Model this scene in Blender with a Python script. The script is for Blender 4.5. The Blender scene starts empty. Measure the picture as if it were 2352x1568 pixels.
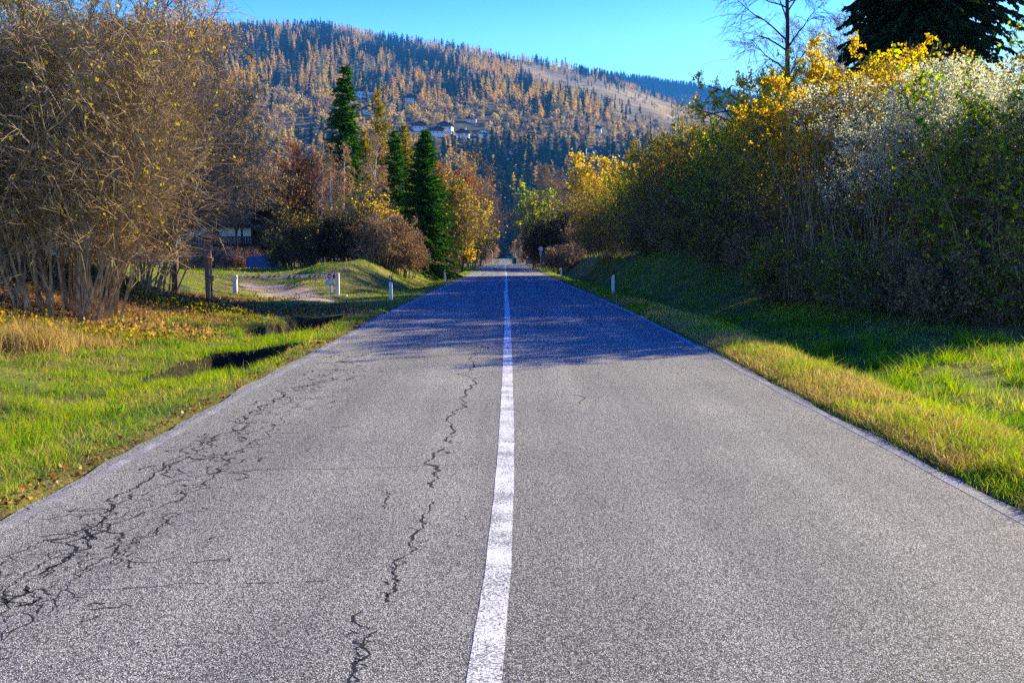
import bpy, math, random
import numpy as np
from math import radians, sin, cos, pi

rng = np.random.default_rng(7)
random.seed(7)
SC = bpy.context.scene
COL = SC.collection

# ------------------------------------------------------------------ camera, sky, sun, exposure
PITCH = math.atan(0.0952)
CAMZ = 1.66
cam_d = bpy.data.cameras.new("camera")
cam_d.lens = 35.0; cam_d.sensor_width = 36.0
cam_d.clip_start = 0.1; cam_d.clip_end = 20000
cam = bpy.data.objects.new("camera", cam_d); COL.objects.link(cam)
cam.location = (0, 0, CAMZ)
cam.rotation_euler = (pi / 2 - PITCH, 0, 0)
SC.camera = cam

SUN_EL, SUN_AZ = radians(22), radians(57)          # azimuth measured from straight ahead towards the right
world = bpy.data.worlds.new("World"); SC.world = world; world.use_nodes = True
wn = world.node_tree; wn.nodes.clear()
wo = wn.nodes.new("ShaderNodeOutputWorld"); bg = wn.nodes.new("ShaderNodeBackground")
sky = wn.nodes.new("ShaderNodeTexSky"); sky.sky_type = 'NISHITA'; sky.sun_disc = False
sky.sun_elevation = SUN_EL; sky.sun_rotation = SUN_AZ
sky.air_density = 1.0; sky.dust_density = 0.6; sky.ozone_density = 3.0
tcw = wn.nodes.new("ShaderNodeTexCoord"); sx = wn.nodes.new("ShaderNodeSeparateXYZ")
rampw = wn.nodes.new("ShaderNodeValToRGB")
rampw.color_ramp.elements[0].position = 0.0; rampw.color_ramp.elements[0].color = (0.64, 0.82, 0.92, 1)
rampw.color_ramp.elements[1].position = 0.75; rampw.color_ramp.elements[1].color = (0.0, 0.16, 1.0, 1)
e = rampw.color_ramp.elements.new(0.20); e.color = (0.33, 0.68, .95, 1)
e = rampw.color_ramp.elements.new(0.30); e.color = (0.0, 0.27, 0.95, 1)
mulw = wn.nodes.new("ShaderNodeMix"); mulw.data_type = 'RGBA'; mulw.blend_type = 'MULTIPLY'; mulw.inputs[0].default_value = 1.0
wn.links.new(tcw.outputs["Generated"], sx.inputs[0]); wn.links.new(sx.outputs[2], rampw.inputs[0])
wn.links.new(sky.outputs[0], mulw.inputs[6]); wn.links.new(rampw.outputs[0], mulw.inputs[7])
wn.links.new(mulw.outputs[2], bg.inputs[0]); bg.inputs[1].default_value = 0.122
wn.links.new(bg.outputs[0], wo.inputs[0])

sun_d = bpy.data.lights.new("sun", 'SUN'); sun_d.energy = 5.0; sun_d.angle = radians(0.5)
sun_d.color = (1.0, 0.85, 0.44)
sun = bpy.data.objects.new("sun", sun_d); COL.objects.link(sun)
sun.rotation_euler = (pi / 2 - SUN_EL, 0, -SUN_AZ + pi)
# lamp shines along its -Z: put -Z opposite to the sun direction
import mathutils
sdir = mathutils.Vector((sin(SUN_AZ) * cos(SUN_EL), cos(SUN_AZ) * cos(SUN_EL), sin(SUN_EL)))
sun.rotation_euler = sdir.to_track_quat('Z', 'Y').to_euler()

SC.view_settings.view_transform = 'Standard'; SC.view_settings.look = 'None'
SC.view_settings.exposure = 1.72; SC.view_settings.gamma = 1.0
SC.render.engine = 'CYCLES'
SC.cycles.use_denoising = False
SC.cycles.max_bounces = 5; SC.cycles.diffuse_bounces = 2; SC.cycles.glossy_bounces = 2
SC.cycles.transmission_bounces = 3; SC.cycles.transparent_max_bounces = 4; SC.cycles.volume_bounces = 0
SC.cycles.sample_clamp_indirect = 1.5
SC.cycles.use_adaptive_sampling = True; SC.cycles.adaptive_threshold = 0.02

# ------------------------------------------------------------------ helpers
FP = 2287.0                                          # focal length in units of a 2352 wide picture
def at(px, py, Y):
    """the point on the sight line through photo position (px,py) that is Y metres ahead"""
    v = (784 - py) / FP
    t = Y / (cos(PITCH) + v * sin(PITCH))
    return np.array([t * (px - 1176) / FP, Y, CAMZ + t * (v * cos(PITCH) - sin(PITCH))])

def sstep(a, b, x):
    t = np.clip((np.asarray(x, float) - a) / (b - a), 0, 1)
    return t * t * (3 - 2 * t)

_tab = np.random.default_rng(99).random((256, 256))
def vnoise(x, y):
    x = np.asarray(x, float); y = np.asarray(y, float)
    xi = np.floor(x).astype(int); yi = np.floor(y).astype(int)
    fx = x - xi; fy = y - yi
    fx = fx * fx * (3 - 2 * fx); fy = fy * fy * (3 - 2 * fy)
    a = _tab[xi % 256, yi % 256]; b = _tab[(xi + 1) % 256, yi % 256]
    c = _tab[xi % 256, (yi + 1) % 256]; d = _tab[(xi + 1) % 256, (yi + 1) % 256]
    return (a * (1 - fx) + b * fx) * (1 - fy) + (c * (1 - fx) + d * fx) * fy - 0.5
def fbm(x, y, o=4):
    s = 0; a = 1.0
    for k in range(o):
        s = s + a * vnoise(x * 2 ** k + 17 * k, y * 2 ** k + 31 * k); a *= 0.5
    return s

_yy = np.linspace(-100, 1500, 16001)
_zz = np.interp(_yy, [-100, 24, 42, 50, 74, 120, 150, 168, 185, 220, 300, 400, 508, 738, 900, 1500],
                [0, 0, -.20, -.29, -.58, -.98, -1.15, -1.27, -1.55, -2.7, -4.6, -5.2, -5.5, -7.0, -8, -9])
_k = np.hanning(141); _k /= _k.sum()
_zz = np.convolve(np.pad(_zz, 70, mode='edge'), _k, mode='valid')
def zr(y): return np.interp(y, _yy, _zz)
def xc(y):
    y = np.asarray(y, float)
    return 0.04 - 0.0077 * np.where(y > 60, y - 18, 6 * np.log1p(np.exp(np.clip((y - 18) / 6, -40, 40))))
RW_L, RW_R = 3.17, 3.17

def prof(L, pts):
    return np.interp(L, [p[0] for p in pts], [p[1] for p in pts])
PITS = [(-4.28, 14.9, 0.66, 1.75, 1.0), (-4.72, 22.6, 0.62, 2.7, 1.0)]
def G(x, y):
    x = np.asarray(x, float); y = np.asarray(y, float)
    x, y = np.broadcast_arrays(x, y)
    u = x - xc(y); base = zr(y)
    L = -u
    l_near = prof(L, [(0, -.1), (3.15, -.05), (3.3, .01), (3.75, .02), (4.4, -.10), (5.0, -.16), (6, -.08), (7, .0), (8.5, .15), (9.5, .35), (12, .9), (16, 1.4), (25, 1.8), (60, 2)])
    l_drv = prof(L, [(0, -.1), (3.15, -.05), (3.4, -.01), (4, -.04), (6, -.06), (9, -.05), (10.6, .1), (13, .7), (16, 1.1), (60, 2)])
    l_pla = prof(L, [(0, -.1), (3.15, -.05), (3.4, .0), (4.2, -.10), (4.8, -.20), (6, .35), (7.5, 1.15), (9, 1.1), (12, .65), (30, .6), (60, 1.2)])
    l_far = prof(L, [(0, -.2), (3.15, -.12), (3.4, .0), (4.6, -.10), (6, .0), (12, .3), (60, .5)])
    w1 = sstep(24.5, 27.5, y); w2 = sstep(36.5 + 5 * sstep(8, 11, L), 48 + 6 * sstep(8, 11, L), y); w3 = sstep(75, 115, y)
    zl = l_near * (1 - w1) + w1 * (l_drv * (1 - w2) + w2 * (l_pla * (1 - w3) + w3 * l_far))
    zl = zl + 0.75 * np.exp(-((x + 11.6) ** 2 / 5 + (y - 27.0) ** 2 / 9))
    r_near = prof(u, [(0, -.1), (3.1, -.05), (3.3, .02), (3.8, .07), (4.3, .0), (5.0, -.4), (5.8, -.62), (7, -.55), (10, -.45), (13, -.4), (20, .1)])
    r_mid = prof(u, [(0, -.1), (3.1, -.05), (3.3, .02), (4.1, .02), (5.1, -.38), (6, -.45), (7.5, -.25), (10, .25), (13, .7), (20, 1)])
    r_bank = prof(u, [(0, -.1), (3.2, -.05), (3.45, .0), (4.3, -.05), (5.3, -.34), (6.0, -.1), (7.9, 1.45), (9.3, 2.05), (12, 2.3), (20, 2.6), (60, 2.8)])
    r_far = prof(u, [(0, -.2), (3.2, -.12), (3.45, .0), (4.6, -.05), (6, .05), (9, .2), (20, .6), (60, .8)])
    v1 = sstep(17, 29, y); v2 = sstep(28, 50, y); v3 = sstep(95, 125, y)
    zrr = r_near * (1 - v1) + v1 * (r_mid * (1 - v2) + v2 * (r_bank * (1 - v3) + v3 * r_far))
    z = np.where(u < 0, zl, zrr)
    amp = sstep(3.5, 6, np.abs(u))
    z = z + .16 * fbm(x * .55 + 3, y * .42, 2) * sstep(4.6, 6.2, L) * (1 - sstep(8, 11, L)) + amp * (0.10 * fbm(x * .9, y * .9, 3) + 0.25 * fbm(x * .13 + 5, y * .13, 3) * sstep(6, 14, np.abs(u)))
    for (cx, cy, hx, hy, dp) in PITS:
        ex = (x - cx) + 0.06 * vnoise(y * 3, x * 3); ey = y - cy - 0.35 * (x - cx)
        m = (1 - sstep(hx - .07, hx + .10, np.abs(ex))) * (1 - sstep(hy - .10, hy + .10, np.abs(ey)))
        z = z - dp * m
    far = sstep(150, 400, np.abs(x)) * 3
    return base + z - far

def new_mesh(name, V, faces, mats=(), smooth=False, attr=None):
    """V (N,3); faces: list of (array (M,k), material index)"""
    me = bpy.data.meshes.new(name)
    V = np.ascontiguousarray(V, dtype=np.float32)
    me.vertices.add(len(V)); me.vertices.foreach_set("co", V.ravel())
    li, ls, mi = [], [], []
    for F, m in faces:
        F = np.asarray(F, dtype=np.int32)
        if len(F) == 0: continue
        li.append(F.ravel()); ls.append(np.full(len(F), F.shape[1], np.int32)); mi.append(np.full(len(F), m, np.int32))
    li = np.concatenate(li); ls = np.concatenate(ls); mi = np.concatenate(mi)
    me.loops.add(len(li)); me.loops.foreach_set("vertex_index", li)
    me.polygons.add(len(ls))
    me.polygons.foreach_set("loop_start", np.concatenate([[0], np.cumsum(ls)[:-1]]).astype(np.int32))
    try: me.polygons.foreach_set("loop_total", ls)
    except Exception: pass
    for mt in mats: me.materials.append(mt)
    me.polygons.foreach_set("material_index", mi)
    me.polygons.foreach_set("use_smooth", np.full(len(ls), smooth))
    if attr:
        for an, (kind, data) in attr.items():
            if kind == 'color':
                a = me.color_attributes.new(an, 'FLOAT_COLOR', 'POINT')
                a.data.foreach_set("color", np.asarray(data, np.float32).ravel())
            else:
                a = me.attributes.new(an, 'FLOAT', 'POINT')
                a.data.foreach_set("value", np.asarray(data, np.float32).ravel())
    me.update(calc_edges=True)
    return me

class MB:
    """collects pieces with their material slot into one mesh"""
    def __init__(s): s.V = []; s.F = []; s.n = 0
    def add(s, V, F, m=0):
        V = np.asarray(V, float).reshape(-1, 3); s.V.append(V)
        for k in (F if isinstance(F, list) else [F]):
            s.F.append((np.asarray(k) + s.n, m))
        s.n += len(V); return s
    def box(s, c, h, m=0, rot=None, taper=1.0):
        c = np.asarray(c, float); h = np.asarray(h, float)
        P = np.array([[i, j, k] for k in (-1, 1) for j in (-1, 1) for i in (-1, 1)], float)
        P[4:, :2] *= taper
        P = P * h
        if rot is not None: P = P @ np.asarray(mathutils.Euler(rot).to_matrix()).T
        F = np.array([[0, 2, 3, 1], [4, 5, 7, 6], [0, 1, 5, 4], [2, 6, 7, 3], [0, 4, 6, 2], [1, 3, 7, 5]])
        return s.add(P + c, F, m)
    def tube(s, pts, r, sides=6, m=0, cap=True):
        P = np.asarray(pts, float)[None]; R = np.broadcast_to(np.asarray(r, float), (len(pts),))[None]
        V, F = tubes(P, R, sides)
        s.add(V, F, m)
        if cap:
            n = len(V)
            s.add(V, np.array([list(range(sides))[::-1], list(range(n - sides, n))]), m)
        return s
    def prism(s, poly, y0, y1, m=0):
        """extrude a polygon in the xz plane from y0 to y1"""
        n = len(poly); a = np.array([[p[0], y0, p[1]] for p in poly]); b = np.array([[p[0], y1, p[1]] for p in poly])
        side = np.array([[i, (i + 1) % n, n + (i + 1) % n, n + i] for i in range(n)])
        return s.add(np.vstack([a, b]), [side, np.array([list(range(n))[::-1]]), np.array([list(range(n, 2 * n))])], m)
    def mesh(s, name, mats, smooth=False): return new_mesh(name, np.vstack(s.V), s.F, mats, smooth)

def obj(name, me, parent=None, loc=None):
    o = bpy.data.objects.new(name, me); COL.objects.link(o)
    if parent is not None: o.parent = parent
    if loc is not None: o.location = loc
    return o
def tag(o, label=None, cat=None, group=None, kind=None):
    if label: o['label'] = label
    if cat: o['category'] = cat
    if group: o['group'] = group
    if kind: o['kind'] = kind
    return o
def root(name, loc, label, cat, group=None, rz=0.0):
    o = bpy.data.objects.new(name, None); COL.objects.link(o)
    o.location = loc; o.rotation_euler = (0, 0, rz); o.empty_display_size = 0.3
    return tag(o, label, cat, group)
def dup(src, loc, rz=0.0, scale=1.0, label=None, group=None, cat=None):
    r = src.copy(); COL.objects.link(r); r.location = loc; r.rotation_euler = (0, 0, rz)
    r.scale = scale if hasattr(scale, '__len__') else (scale,) * 3
    for ch in src.children:
        c = ch.copy(); COL.objects.link(c); c.parent = r
        for g in ch.children:
            d = g.copy(); COL.objects.link(d); d.parent = c
    tag(r, label, cat, group)
    return r

def nrm(v): return v / np.maximum(np.linalg.norm(v, axis=-1, keepdims=True), 1e-9)
def tubes(P, R, sides=3):
    """P (N,S,3), R (N,S) -> vertices, quads"""
    N, S, _ = P.shape
    T = np.empty_like(P); T[:, 1:-1] = P[:, 2:] - P[:, :-2]; T[:, 0] = P[:, 1] - P[:, 0]; T[:, -1] = P[:, -1] - P[:, -2]
    T = nrm(T)
    ref = np.where(np.abs(T[:, :1, 2:3]) > .8, np.array([[[1., 0, 0]]]), np.array([[[0, 0, 1.]]]))
    A = nrm(np.cross(T, np.broadcast_to(ref, T.shape))); B = np.cross(T, A)
    an = np.arange(sides) * 2 * pi / sides
    V = P[:, :, None] + R[:, :, None, None] * (A[:, :, None] * np.cos(an)[None, None, :, None] + B[:, :, None] * np.sin(an)[None, None, :, None])
    i = np.arange(N)[:, None, None] * (S * sides) + np.arange(S - 1)[None, :, None] * sides
    k = np.arange(sides)[None, None, :]; k2 = (k + 1) % sides
    F = np.stack([i + k, i + k2, i + sides + k2, i + sides + k], -1).reshape(-1, 4)
    return V.reshape(-1, 3), F
def grow(p, d, L, S=4, wob=.15, up=0.0):
    """polylines from p in direction d; up is the pull upwards (or down) at each step"""
    N = len(p); P = np.empty((N, S + 1, 3)); P[:, 0] = p; d = nrm(d.astype(float))
    L = np.broadcast_to(L, (N,)); upv = np.broadcast_to(up, (N,))
    for k in range(S):
        d = d + wob * rng.normal(size=(N, 3)); d[:, 2] += upv; d = nrm(d)
        P[:, k + 1] = P[:, k] + d * (L / S)[:, None]
    return P
def spawn(P, n, t0, t1, ang, angj=.25):
    """n side shoots for each polyline: start points, directions, t"""
    N, S, _ = P.shape
    t = rng.uniform(t0, t1, (N, n)) * (S - 1); i = np.minimum(t.astype(int), S - 2); f = (t - i)[..., None]
    r = np.arange(N)[:, None]
    a = P[r, i]; b = P[r, i + 1]; pos = a + (b - a) * f; T = nrm(b - a).reshape(-1, 3)
    q = nrm(np.cross(T, rng.normal(size=T.shape)))
    an = (ang + angj * rng.normal(size=len(T)))[:, None]
    return pos.reshape(-1, 3), nrm(T * np.cos(an) + q * np.sin(an)), (t / (S - 1)).reshape(-1)
def taper(r0, r1, S, N=None):
    r0 = np.broadcast_to(r0, (N,)) if N else np.asarray(r0); r1 = np.broadcast_to(r1, r0.shape)
    w = np.linspace(0, 1, S)[None]
    return r0[:, None] * (1 - w) + r1[:, None] * w
def leaf_quads(C, size, aspect=1.5, droop=0.0):
    """folded leaf: one kite-shaped quad per centre"""
    N = len(C); size = np.broadcast_to(size, (N,))[:, None]
    a = rng.normal(size=(N, 3)); a[:, 2] -= droop; a = nrm(a); b = nrm(np.cross(a, rng.normal(size=(N, 3))))
    c = nrm(np.cross(a, b))
    V = np.stack([C, C + a * size * aspect * .45 + b * size * .5 + c * size * .12, C + a * size * aspect, C + a * size * aspect * .45 - b * size * .5 + c * size * .12], 1)
    F = np.arange(N * 4).reshape(N, 4)
    return V.reshape(-1, 3), F
def pts_on(P, n):
    N, S, _ = P.shape
    r = rng.integers(0, N, n); t = rng.random(n) * (S - 1); i = np.minimum(t.astype(int), S - 2); f = (t - i)[:, None]
    return P[r, i] * (1 - f) + P[r, i + 1] * f

# ------------------------------------------------------------------ materials
def mat(name):
    m = bpy.data.materials.new(name); m.use_nodes = True; nt = m.node_tree
    b = nt.nodes.get("Principled BSDF"); b.inputs["Roughness"].default_value = .8
    try: b.inputs["Specular IOR Level"].default_value = .25
    except Exception: pass
    return m, nt, b
def nd(nt, t, **kw):
    n = nt.nodes.new(t)
    for k, v in kw.items(): setattr(n, k, v)
    return n
def ramp(nt, fac, stops):
    r = nd(nt, "ShaderNodeValToRGB"); el = r.color_ramp.elements
    while len(el) < len(stops): el.new(.5)
    for e_, (p, c) in zip(el, stops):
        e_.position = p; e_.color = (*c, 1) if len(c) == 3 else c
    if fac is not None: nt.links.new(fac, r.inputs[0])
    return r.outputs[0]
def noise(nt, scale, detail=3, rough=.55, vec=None, dist=0.0):
    n = nd(nt, "ShaderNodeTexNoise"); n.inputs["Scale"].default_value = scale; n.inputs["Detail"].default_value = detail
    n.inputs["Roughness"].default_value = rough; n.inputs["Distortion"].default_value = dist
    if vec is not None: nt.links.new(vec, n.inputs["Vector"])
    return n.outputs[0]
def mixc(nt, f, a, b, bt='MIX'):
    n = nd(nt, "ShaderNodeMix", data_type='RGBA', blend_type=bt)
    for s, v in ((0, f), (6, a), (7, b)):
        if isinstance(v, (int, float)): n.inputs[s].default_value = v
        elif isinstance(v, tuple): n.inputs[s].default_value = (*v, 1)
        else: nt.links.new(v, n.inputs[s])
    return n.outputs[2]
def math_(nt, op, a, b=0.0, c=None):
    n = nd(nt, "ShaderNodeMath", operation=op)
    for s, v in ((0, a), (1, b), (2, c)):
        if v is None: continue
        if isinstance(v, (int, float)): n.inputs[s].default_value = v
        else: nt.links.new(v, n.inputs[s])
    return n.outputs[0]
def bump(nt, b, h, strength, dist=.02):
    n = nd(nt, "ShaderNodeBump"); n.inputs["Strength"].default_value = strength; n.inputs["Distance"].default_value = dist
    nt.links.new(h, n.inputs["Height"]); nt.links.new(n.outputs[0], b.inputs["Normal"])
def pos(nt): return nd(nt, "ShaderNodeNewGeometry").outputs["Position"]
def objco(nt): return nd(nt, "ShaderNodeTexCoord").outputs["Object"]

def plain(name, col, rough=.6, var=.15, scale=12, metal=0.0):
    m, nt, b = mat(name)
    n = noise(nt, scale, 4, .6, objco(nt))
    c2 = tuple(x * (1 - var) for x in col); c3 = tuple(min(1, x * (1 + var)) for x in col)
    nt.links.new(ramp(nt, n, [(.3, c2), (.7, c3)]), b.inputs["Base Color"])
    b.inputs["Roughness"].default_value = rough; b.inputs["Metallic"].default_value = metal
    return m
def leafmat(name, stops, trans=.45, tcol=1.25, patch=None):
    """leaf or needle material: each leaf takes its own shade from the ramp, light passes through it"""
    m = bpy.data.materials.new(name); m.use_nodes = True; nt = m.node_tree; nt.nodes.clear()
    o = nd(nt, "ShaderNodeOutputMaterial"); d = nd(nt, "ShaderNodeBsdfDiffuse"); t = nd(nt, "ShaderNodeBsdfTranslucent"); mx = nd(nt, "ShaderNodeMixShader")
    g = nd(nt, "ShaderNodeNewGeometry")
    f = g.outputs["Random Per Island"]
    if patch:
        nn = noise(nt, patch[0], 2, .5, g.outputs["Position"])
        f = math_(nt, 'ADD', math_(nt, 'MULTIPLY', f, 1 - patch[1]), math_(nt, 'MULTIPLY', math_(nt, 'MULTIPLY_ADD', nn, 2.2, -.6), patch[1]))
    c = ramp(nt, f, stops)
    nt.links.new(c, d.inputs[0])
    hs = nd(nt, "ShaderNodeHueSaturation"); hs.inputs["Saturation"].default_value = 1.15; hs.inputs["Value"].default_value = tcol
    nt.links.new(c, hs.inputs["Color"]); nt.links.new(hs.outputs[0], t.inputs[0])
    mx.inputs[0].default_value = trans
    nt.links.new(d.outputs[0], mx.inputs[1]); nt.links.new(t.outputs[0], mx.inputs[2]); nt.links.new(mx.outputs[0], o.inputs[0])
    return m
def barkmat(name, c1, c2, scale=6, stretch=.15):
    m, nt, b = mat(name)
    mp = nd(nt, "ShaderNodeMapping"); mp.inputs["Scale"].default_value = (1, 1, stretch); nt.links.new(objco(nt), mp.inputs[0])
    n = noise(nt, scale, 5, .65, mp.outputs[0])
    nt.links.new(ramp(nt, n, [(.3, c1), (.7, c2)]), b.inputs["Base Color"])
    b.inputs["Roughness"].default_value = .9
    return m

# asphalt
M_ASPH, nt, b = mat("asphalt")
P_ = pos(nt)
g2 = noise(nt, 48, 3, .7, P_); g3 = noise(nt, .55, 3, .5, P_)
vor = nd(nt, "ShaderNodeTexVoronoi"); vor.inputs["Scale"].default_value = 165; nt.links.new(P_, vor.inputs["Vector"])
sv = nd(nt, "ShaderNodeSeparateColor"); nt.links.new(vor.outputs["Color"], sv.inputs[0])
st = math_(nt, 'ADD', math_(nt, 'MULTIPLY', sv.outputs[0], .55), math_(nt, 'MULTIPLY', g2, .45))
c = ramp(nt, st, [(.20, (.08, .08, .078)), (.40, (.24, .242, .232)), (.58, (.46, .46, .43)), (.80, (.84, .82, .75))])
c = mixc(nt, 1.0, c, ramp(nt, vor.outputs["Distance"], [(.25, (1, 1, 1)), (.62, (.14, .14, .15))]), 'MULTIPLY')
gr = math_(nt, 'SUBTRACT', st, math_(nt, 'MULTIPLY', vor.outputs["Distance"], .8))
c = mixc(nt, 1.0, c, ramp(nt, g3, [(.3, (.96, .96, .97)), (.7, (1.28, 1.26, 1.23))]), 'MULTIPLY')
mp = nd(nt, "ShaderNodeMapping"); mp.inputs["Scale"].default_value = (1.6, .06, 1); nt.links.new(P_, mp.inputs[0])
c = mixc(nt, 1.0, c, ramp(nt, noise(nt, 1.0, 3, .5, mp.outputs[0]), [(.3, (.72, .72, .73)), (.7, (1.12, 1.12, 1.11))]), 'MULTIPLY')
nt.links.new(c, b.inputs["Base Color"]); b.inputs["Roughness"].default_value = .85
bump(nt, b, gr, .55, .006)
M_CRACK = plain("crack_dark", (.012, .012, .012), .95)  # near-black for the flat crack strips
# worn white paint, showing asphalt through it
def paint(name, lo, hi, spk):
    m, nt, b = mat(name); P_ = pos(nt)
    w = math_(nt, 'ADD', math_(nt, 'MULTIPLY', noise(nt, 60, 3, .7, P_), .6), math_(nt, 'MULTIPLY', noise(nt, 3.0, 3, .6, P_), .4))
    f = ramp(nt, w, [(lo, (0, 0, 0)), (hi, (1, 1, 1))])
    gr = noise(nt, 120, 3, .7, P_)
    asph = ramp(nt, gr, [(.38, (.06, .06, .065)), (.62, (.36, .35, .34))])
    wh = ramp(nt, gr, [(.36, (.20, .205, .21)), (.44, spk), (.6, (.84, .84, .82))])
    nt.links.new(mixc(nt, f, asph, wh), b.inputs["Base Color"]); b.inputs["Roughness"].default_value = .6
    bump(nt, b, gr, .6, .008)
    return m
M_PAINT = paint("white_road_paint", .44, .53, (.56, .56, .55))
M_EDGE = paint("worn_edge_paint", .52, .68, (.42, .43, .44))

# ground: grass sward, leaf litter, gravel by painted cover weights (R litter, G gravel, B dryness)
M_GROUND, nt, b = mat("ground_cover")
P_ = pos(nt); at_ = nd(nt, "ShaderNodeVertexColor", layer_name="cover"); sp = nd(nt, "ShaderNodeSeparateColor"); nt.links.new(at_.outputs[0], sp.inputs[0])
n1 = noise(nt, 1.3, 4, .65, P_); n2 = noise(nt, 22, 4, .75, P_); n3 = noise(nt, .25, 3, .5, P_)
nn = math_(nt, 'ADD', math_(nt, 'MULTIPLY', n1, .5), math_(nt, 'MULTIPLY', n2, .5))
grass_c = ramp(nt, nn, [(.36, (.018, .022, .005)), (.48, (.075, .10, .010)), (.58, (.19, .20, .025)), (.7, (.34, .27, .07))])
dry_c = ramp(nt, nn, [(.34, (.04, .032, .010)), (.5, (.15, .13, .035)), (.64, (.32, .26, .09))])
c = mixc(nt, math_(nt, 'ADD', sp.outputs[2], math_(nt, 'MULTIPLY_ADD', n3, .8, -.45)), grass_c, dry_c)
lit_c = ramp(nt, noise(nt, 16, 3, .8, P_), [(.35, (.025, .012, .006)), (.48, (.11, .05, .02)), (.58, (.24, .12, .05)), (.68, (.42, .26, .12))])
grv_c = ramp(nt, noise(nt, 26, 3, .8, P_), [(.36, (.14, .09, .055)), (.5, (.42, .31, .22)), (.64, (.74, .62, .50))])
wn_ = math_(nt, 'MULTIPLY_ADD', n2, 1.1, -.55)
c = mixc(nt, ramp(nt, math_(nt, 'ADD', sp.outputs[0], wn_), [(.38, (0, 0, 0)), (.6, (1, 1, 1))]), c, lit_c)
c = mixc(nt, ramp(nt, math_(nt, 'ADD', sp.outputs[1], wn_), [(.4, (0, 0, 0)), (.62, (1, 1, 1))]), c, grv_c)
pt_ = nd(nt, "ShaderNodeAttribute", attribute_name="pit_soil_shade")
c = mixc(nt, pt_.outputs["Fac"], c, ramp(nt, n2, [(.4, (.006, .005, .004)), (.7, (.035, .024, .015))]))  # earth in the pits, near-black because their shade is painted into its colour
nt.links.new(c, b.inputs["Base Color"]); b.inputs["Roughness"].default_value = .95
bump(nt, b, n2, 1.0, .06)

# mountain floor below the trees
M_MTN, nt, b = mat("mountain_floor")
P_ = pos(nt); at_ = nd(nt, "ShaderNodeVertexColor", layer_name="cover"); sp = nd(nt, "ShaderNodeSeparateColor"); nt.links.new(at_.outputs[0], sp.inputs[0])
m1 = noise(nt, .02, 5, .7, P_)
fo = ramp(nt, m1, [(.35, (.012, .02, .012)), (.5, (.035, .035, .018)), (.65, (.08, .065, .03))])
cl = ramp(nt, m1, [(.35, (.07, .06, .03)), (.5, (.19, .14, .06)), (.65, (.36, .26, .12))])
nt.links.new(mixc(nt, sp.outputs[0], fo, cl), b.inputs["Base Color"]); b.inputs["Roughness"].default_value = 1.0
def treemat(name, stops, trans=.25):
    """far tree: shade chosen per tree (stored tone or the object's own random) with some spread per spray"""
    m = bpy.data.materials.new(name); m.use_nodes = True; nt = m.node_tree; nt.nodes.clear()
    o = nd(nt, "ShaderNodeOutputMaterial"); d = nd(nt, "ShaderNodeBsdfDiffuse"); t = nd(nt, "ShaderNodeBsdfTranslucent"); mx = nd(nt, "ShaderNodeMixShader")
    a = nd(nt, "ShaderNodeAttribute", attribute_name="tone"); oi = nd(nt, "ShaderNodeObjectInfo"); g = nd(nt, "ShaderNodeNewGeometry")
    v = math_(nt, 'FRACT', math_(nt, 'ADD', a.outputs["Fac"], oi.outputs["Random"]))
    v = math_(nt, 'ADD', math_(nt, 'MULTIPLY', v, .7), math_(nt, 'MULTIPLY', g.outputs["Random Per Island"], .3))
    c = ramp(nt, v, stops); nt.links.new(c, d.inputs[0]); nt.links.new(c, t.inputs[0]); mx.inputs[0].default_value = trans
    nt.links.new(d.outputs[0], mx.inputs[1]); nt.links.new(t.outputs[0], mx.inputs[2]); nt.links.new(mx.outputs[0], o.inputs[0])
    return m
M_FSPR = treemat("far_spruce", [(.1, (.006, .022, .012)), (.5, (.014, .042, .018)), (.9, (.035, .07, .022))], .1)
M_FLAR = treemat("far_larch", [(.05, (.34, .36, .04)), (.3, (.66, .52, .05)), (.6, (.78, .48, .05)), (.95, (.88, .66, .14))], .25)
M_FBRO = treemat("far_broadleaf", [(.05, (.10, .08, .05)), (.35, (.30, .20, .11)), (.6, (.52, .36, .13)), (.8, (.70, .50, .12)), (.95, (.20, .26, .06))], .25)

M_BARK = barkmat("hazel_bark", (.11, .075, .05), (.36, .26, .17), 9)
M_TWIG = barkmat("twig_bark", (.06, .038, .022), (.56, .40, .23), 5, 1)
M_TWIGP = barkmat("pinkish_twig_bark", (.20, .12, .09), (.42, .27, .19), 3, 1)
M_TWIGR = barkmat("rust_twig_bark", (.16, .05, .025), (.34, .12, .05), 3, 1)
M_TWIGH = barkmat("hedge_twig_bark", (.035, .022, .014), (.30, .21, .13), 4, 1)
M_TWIGD = barkmat("dark_twig_bark", (.03, .022, .018), (.10, .07, .05), 3, 1)
M_TRUNKD = barkmat("dark_trunk_bark", (.025, .018, .015), (.09, .06, .045), 10)
M_DEAD = barkmat("dead_wood", (.015, .013, .013), (.05, .045, .04), 8)
M_BIRCH, nt, b = mat("birch_bark")
mp = nd(nt, "ShaderNodeMapping"); mp.inputs["Scale"].default_value = (1.2, 1.2, 4.5); nt.links.new(objco(nt), mp.inputs[0])
sz_ = nd(nt, "ShaderNodeSeparateXYZ"); nt.links.new(objco(nt), sz_.inputs[0])
low_ = ramp(nt, math_(nt, 'MULTIPLY', math_(nt, 'ADD', sz_.outputs[2], noise(nt, 3, 3)), .25), [(.35, (0, 0, 0)), (.9, (1, 1, 1))])
nt.links.new(mixc(nt, low_, (.09, .065, .045), ramp(nt, noise(nt, 1.8, 4, .7, mp.outputs[0]), [(.38, (.05, .045, .04)), (.46, (.5, .46, .42)), (.6, (.72, .69, .65))])), b.inputs["Base Color"])
Y = lambda *a: list(a)
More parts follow.
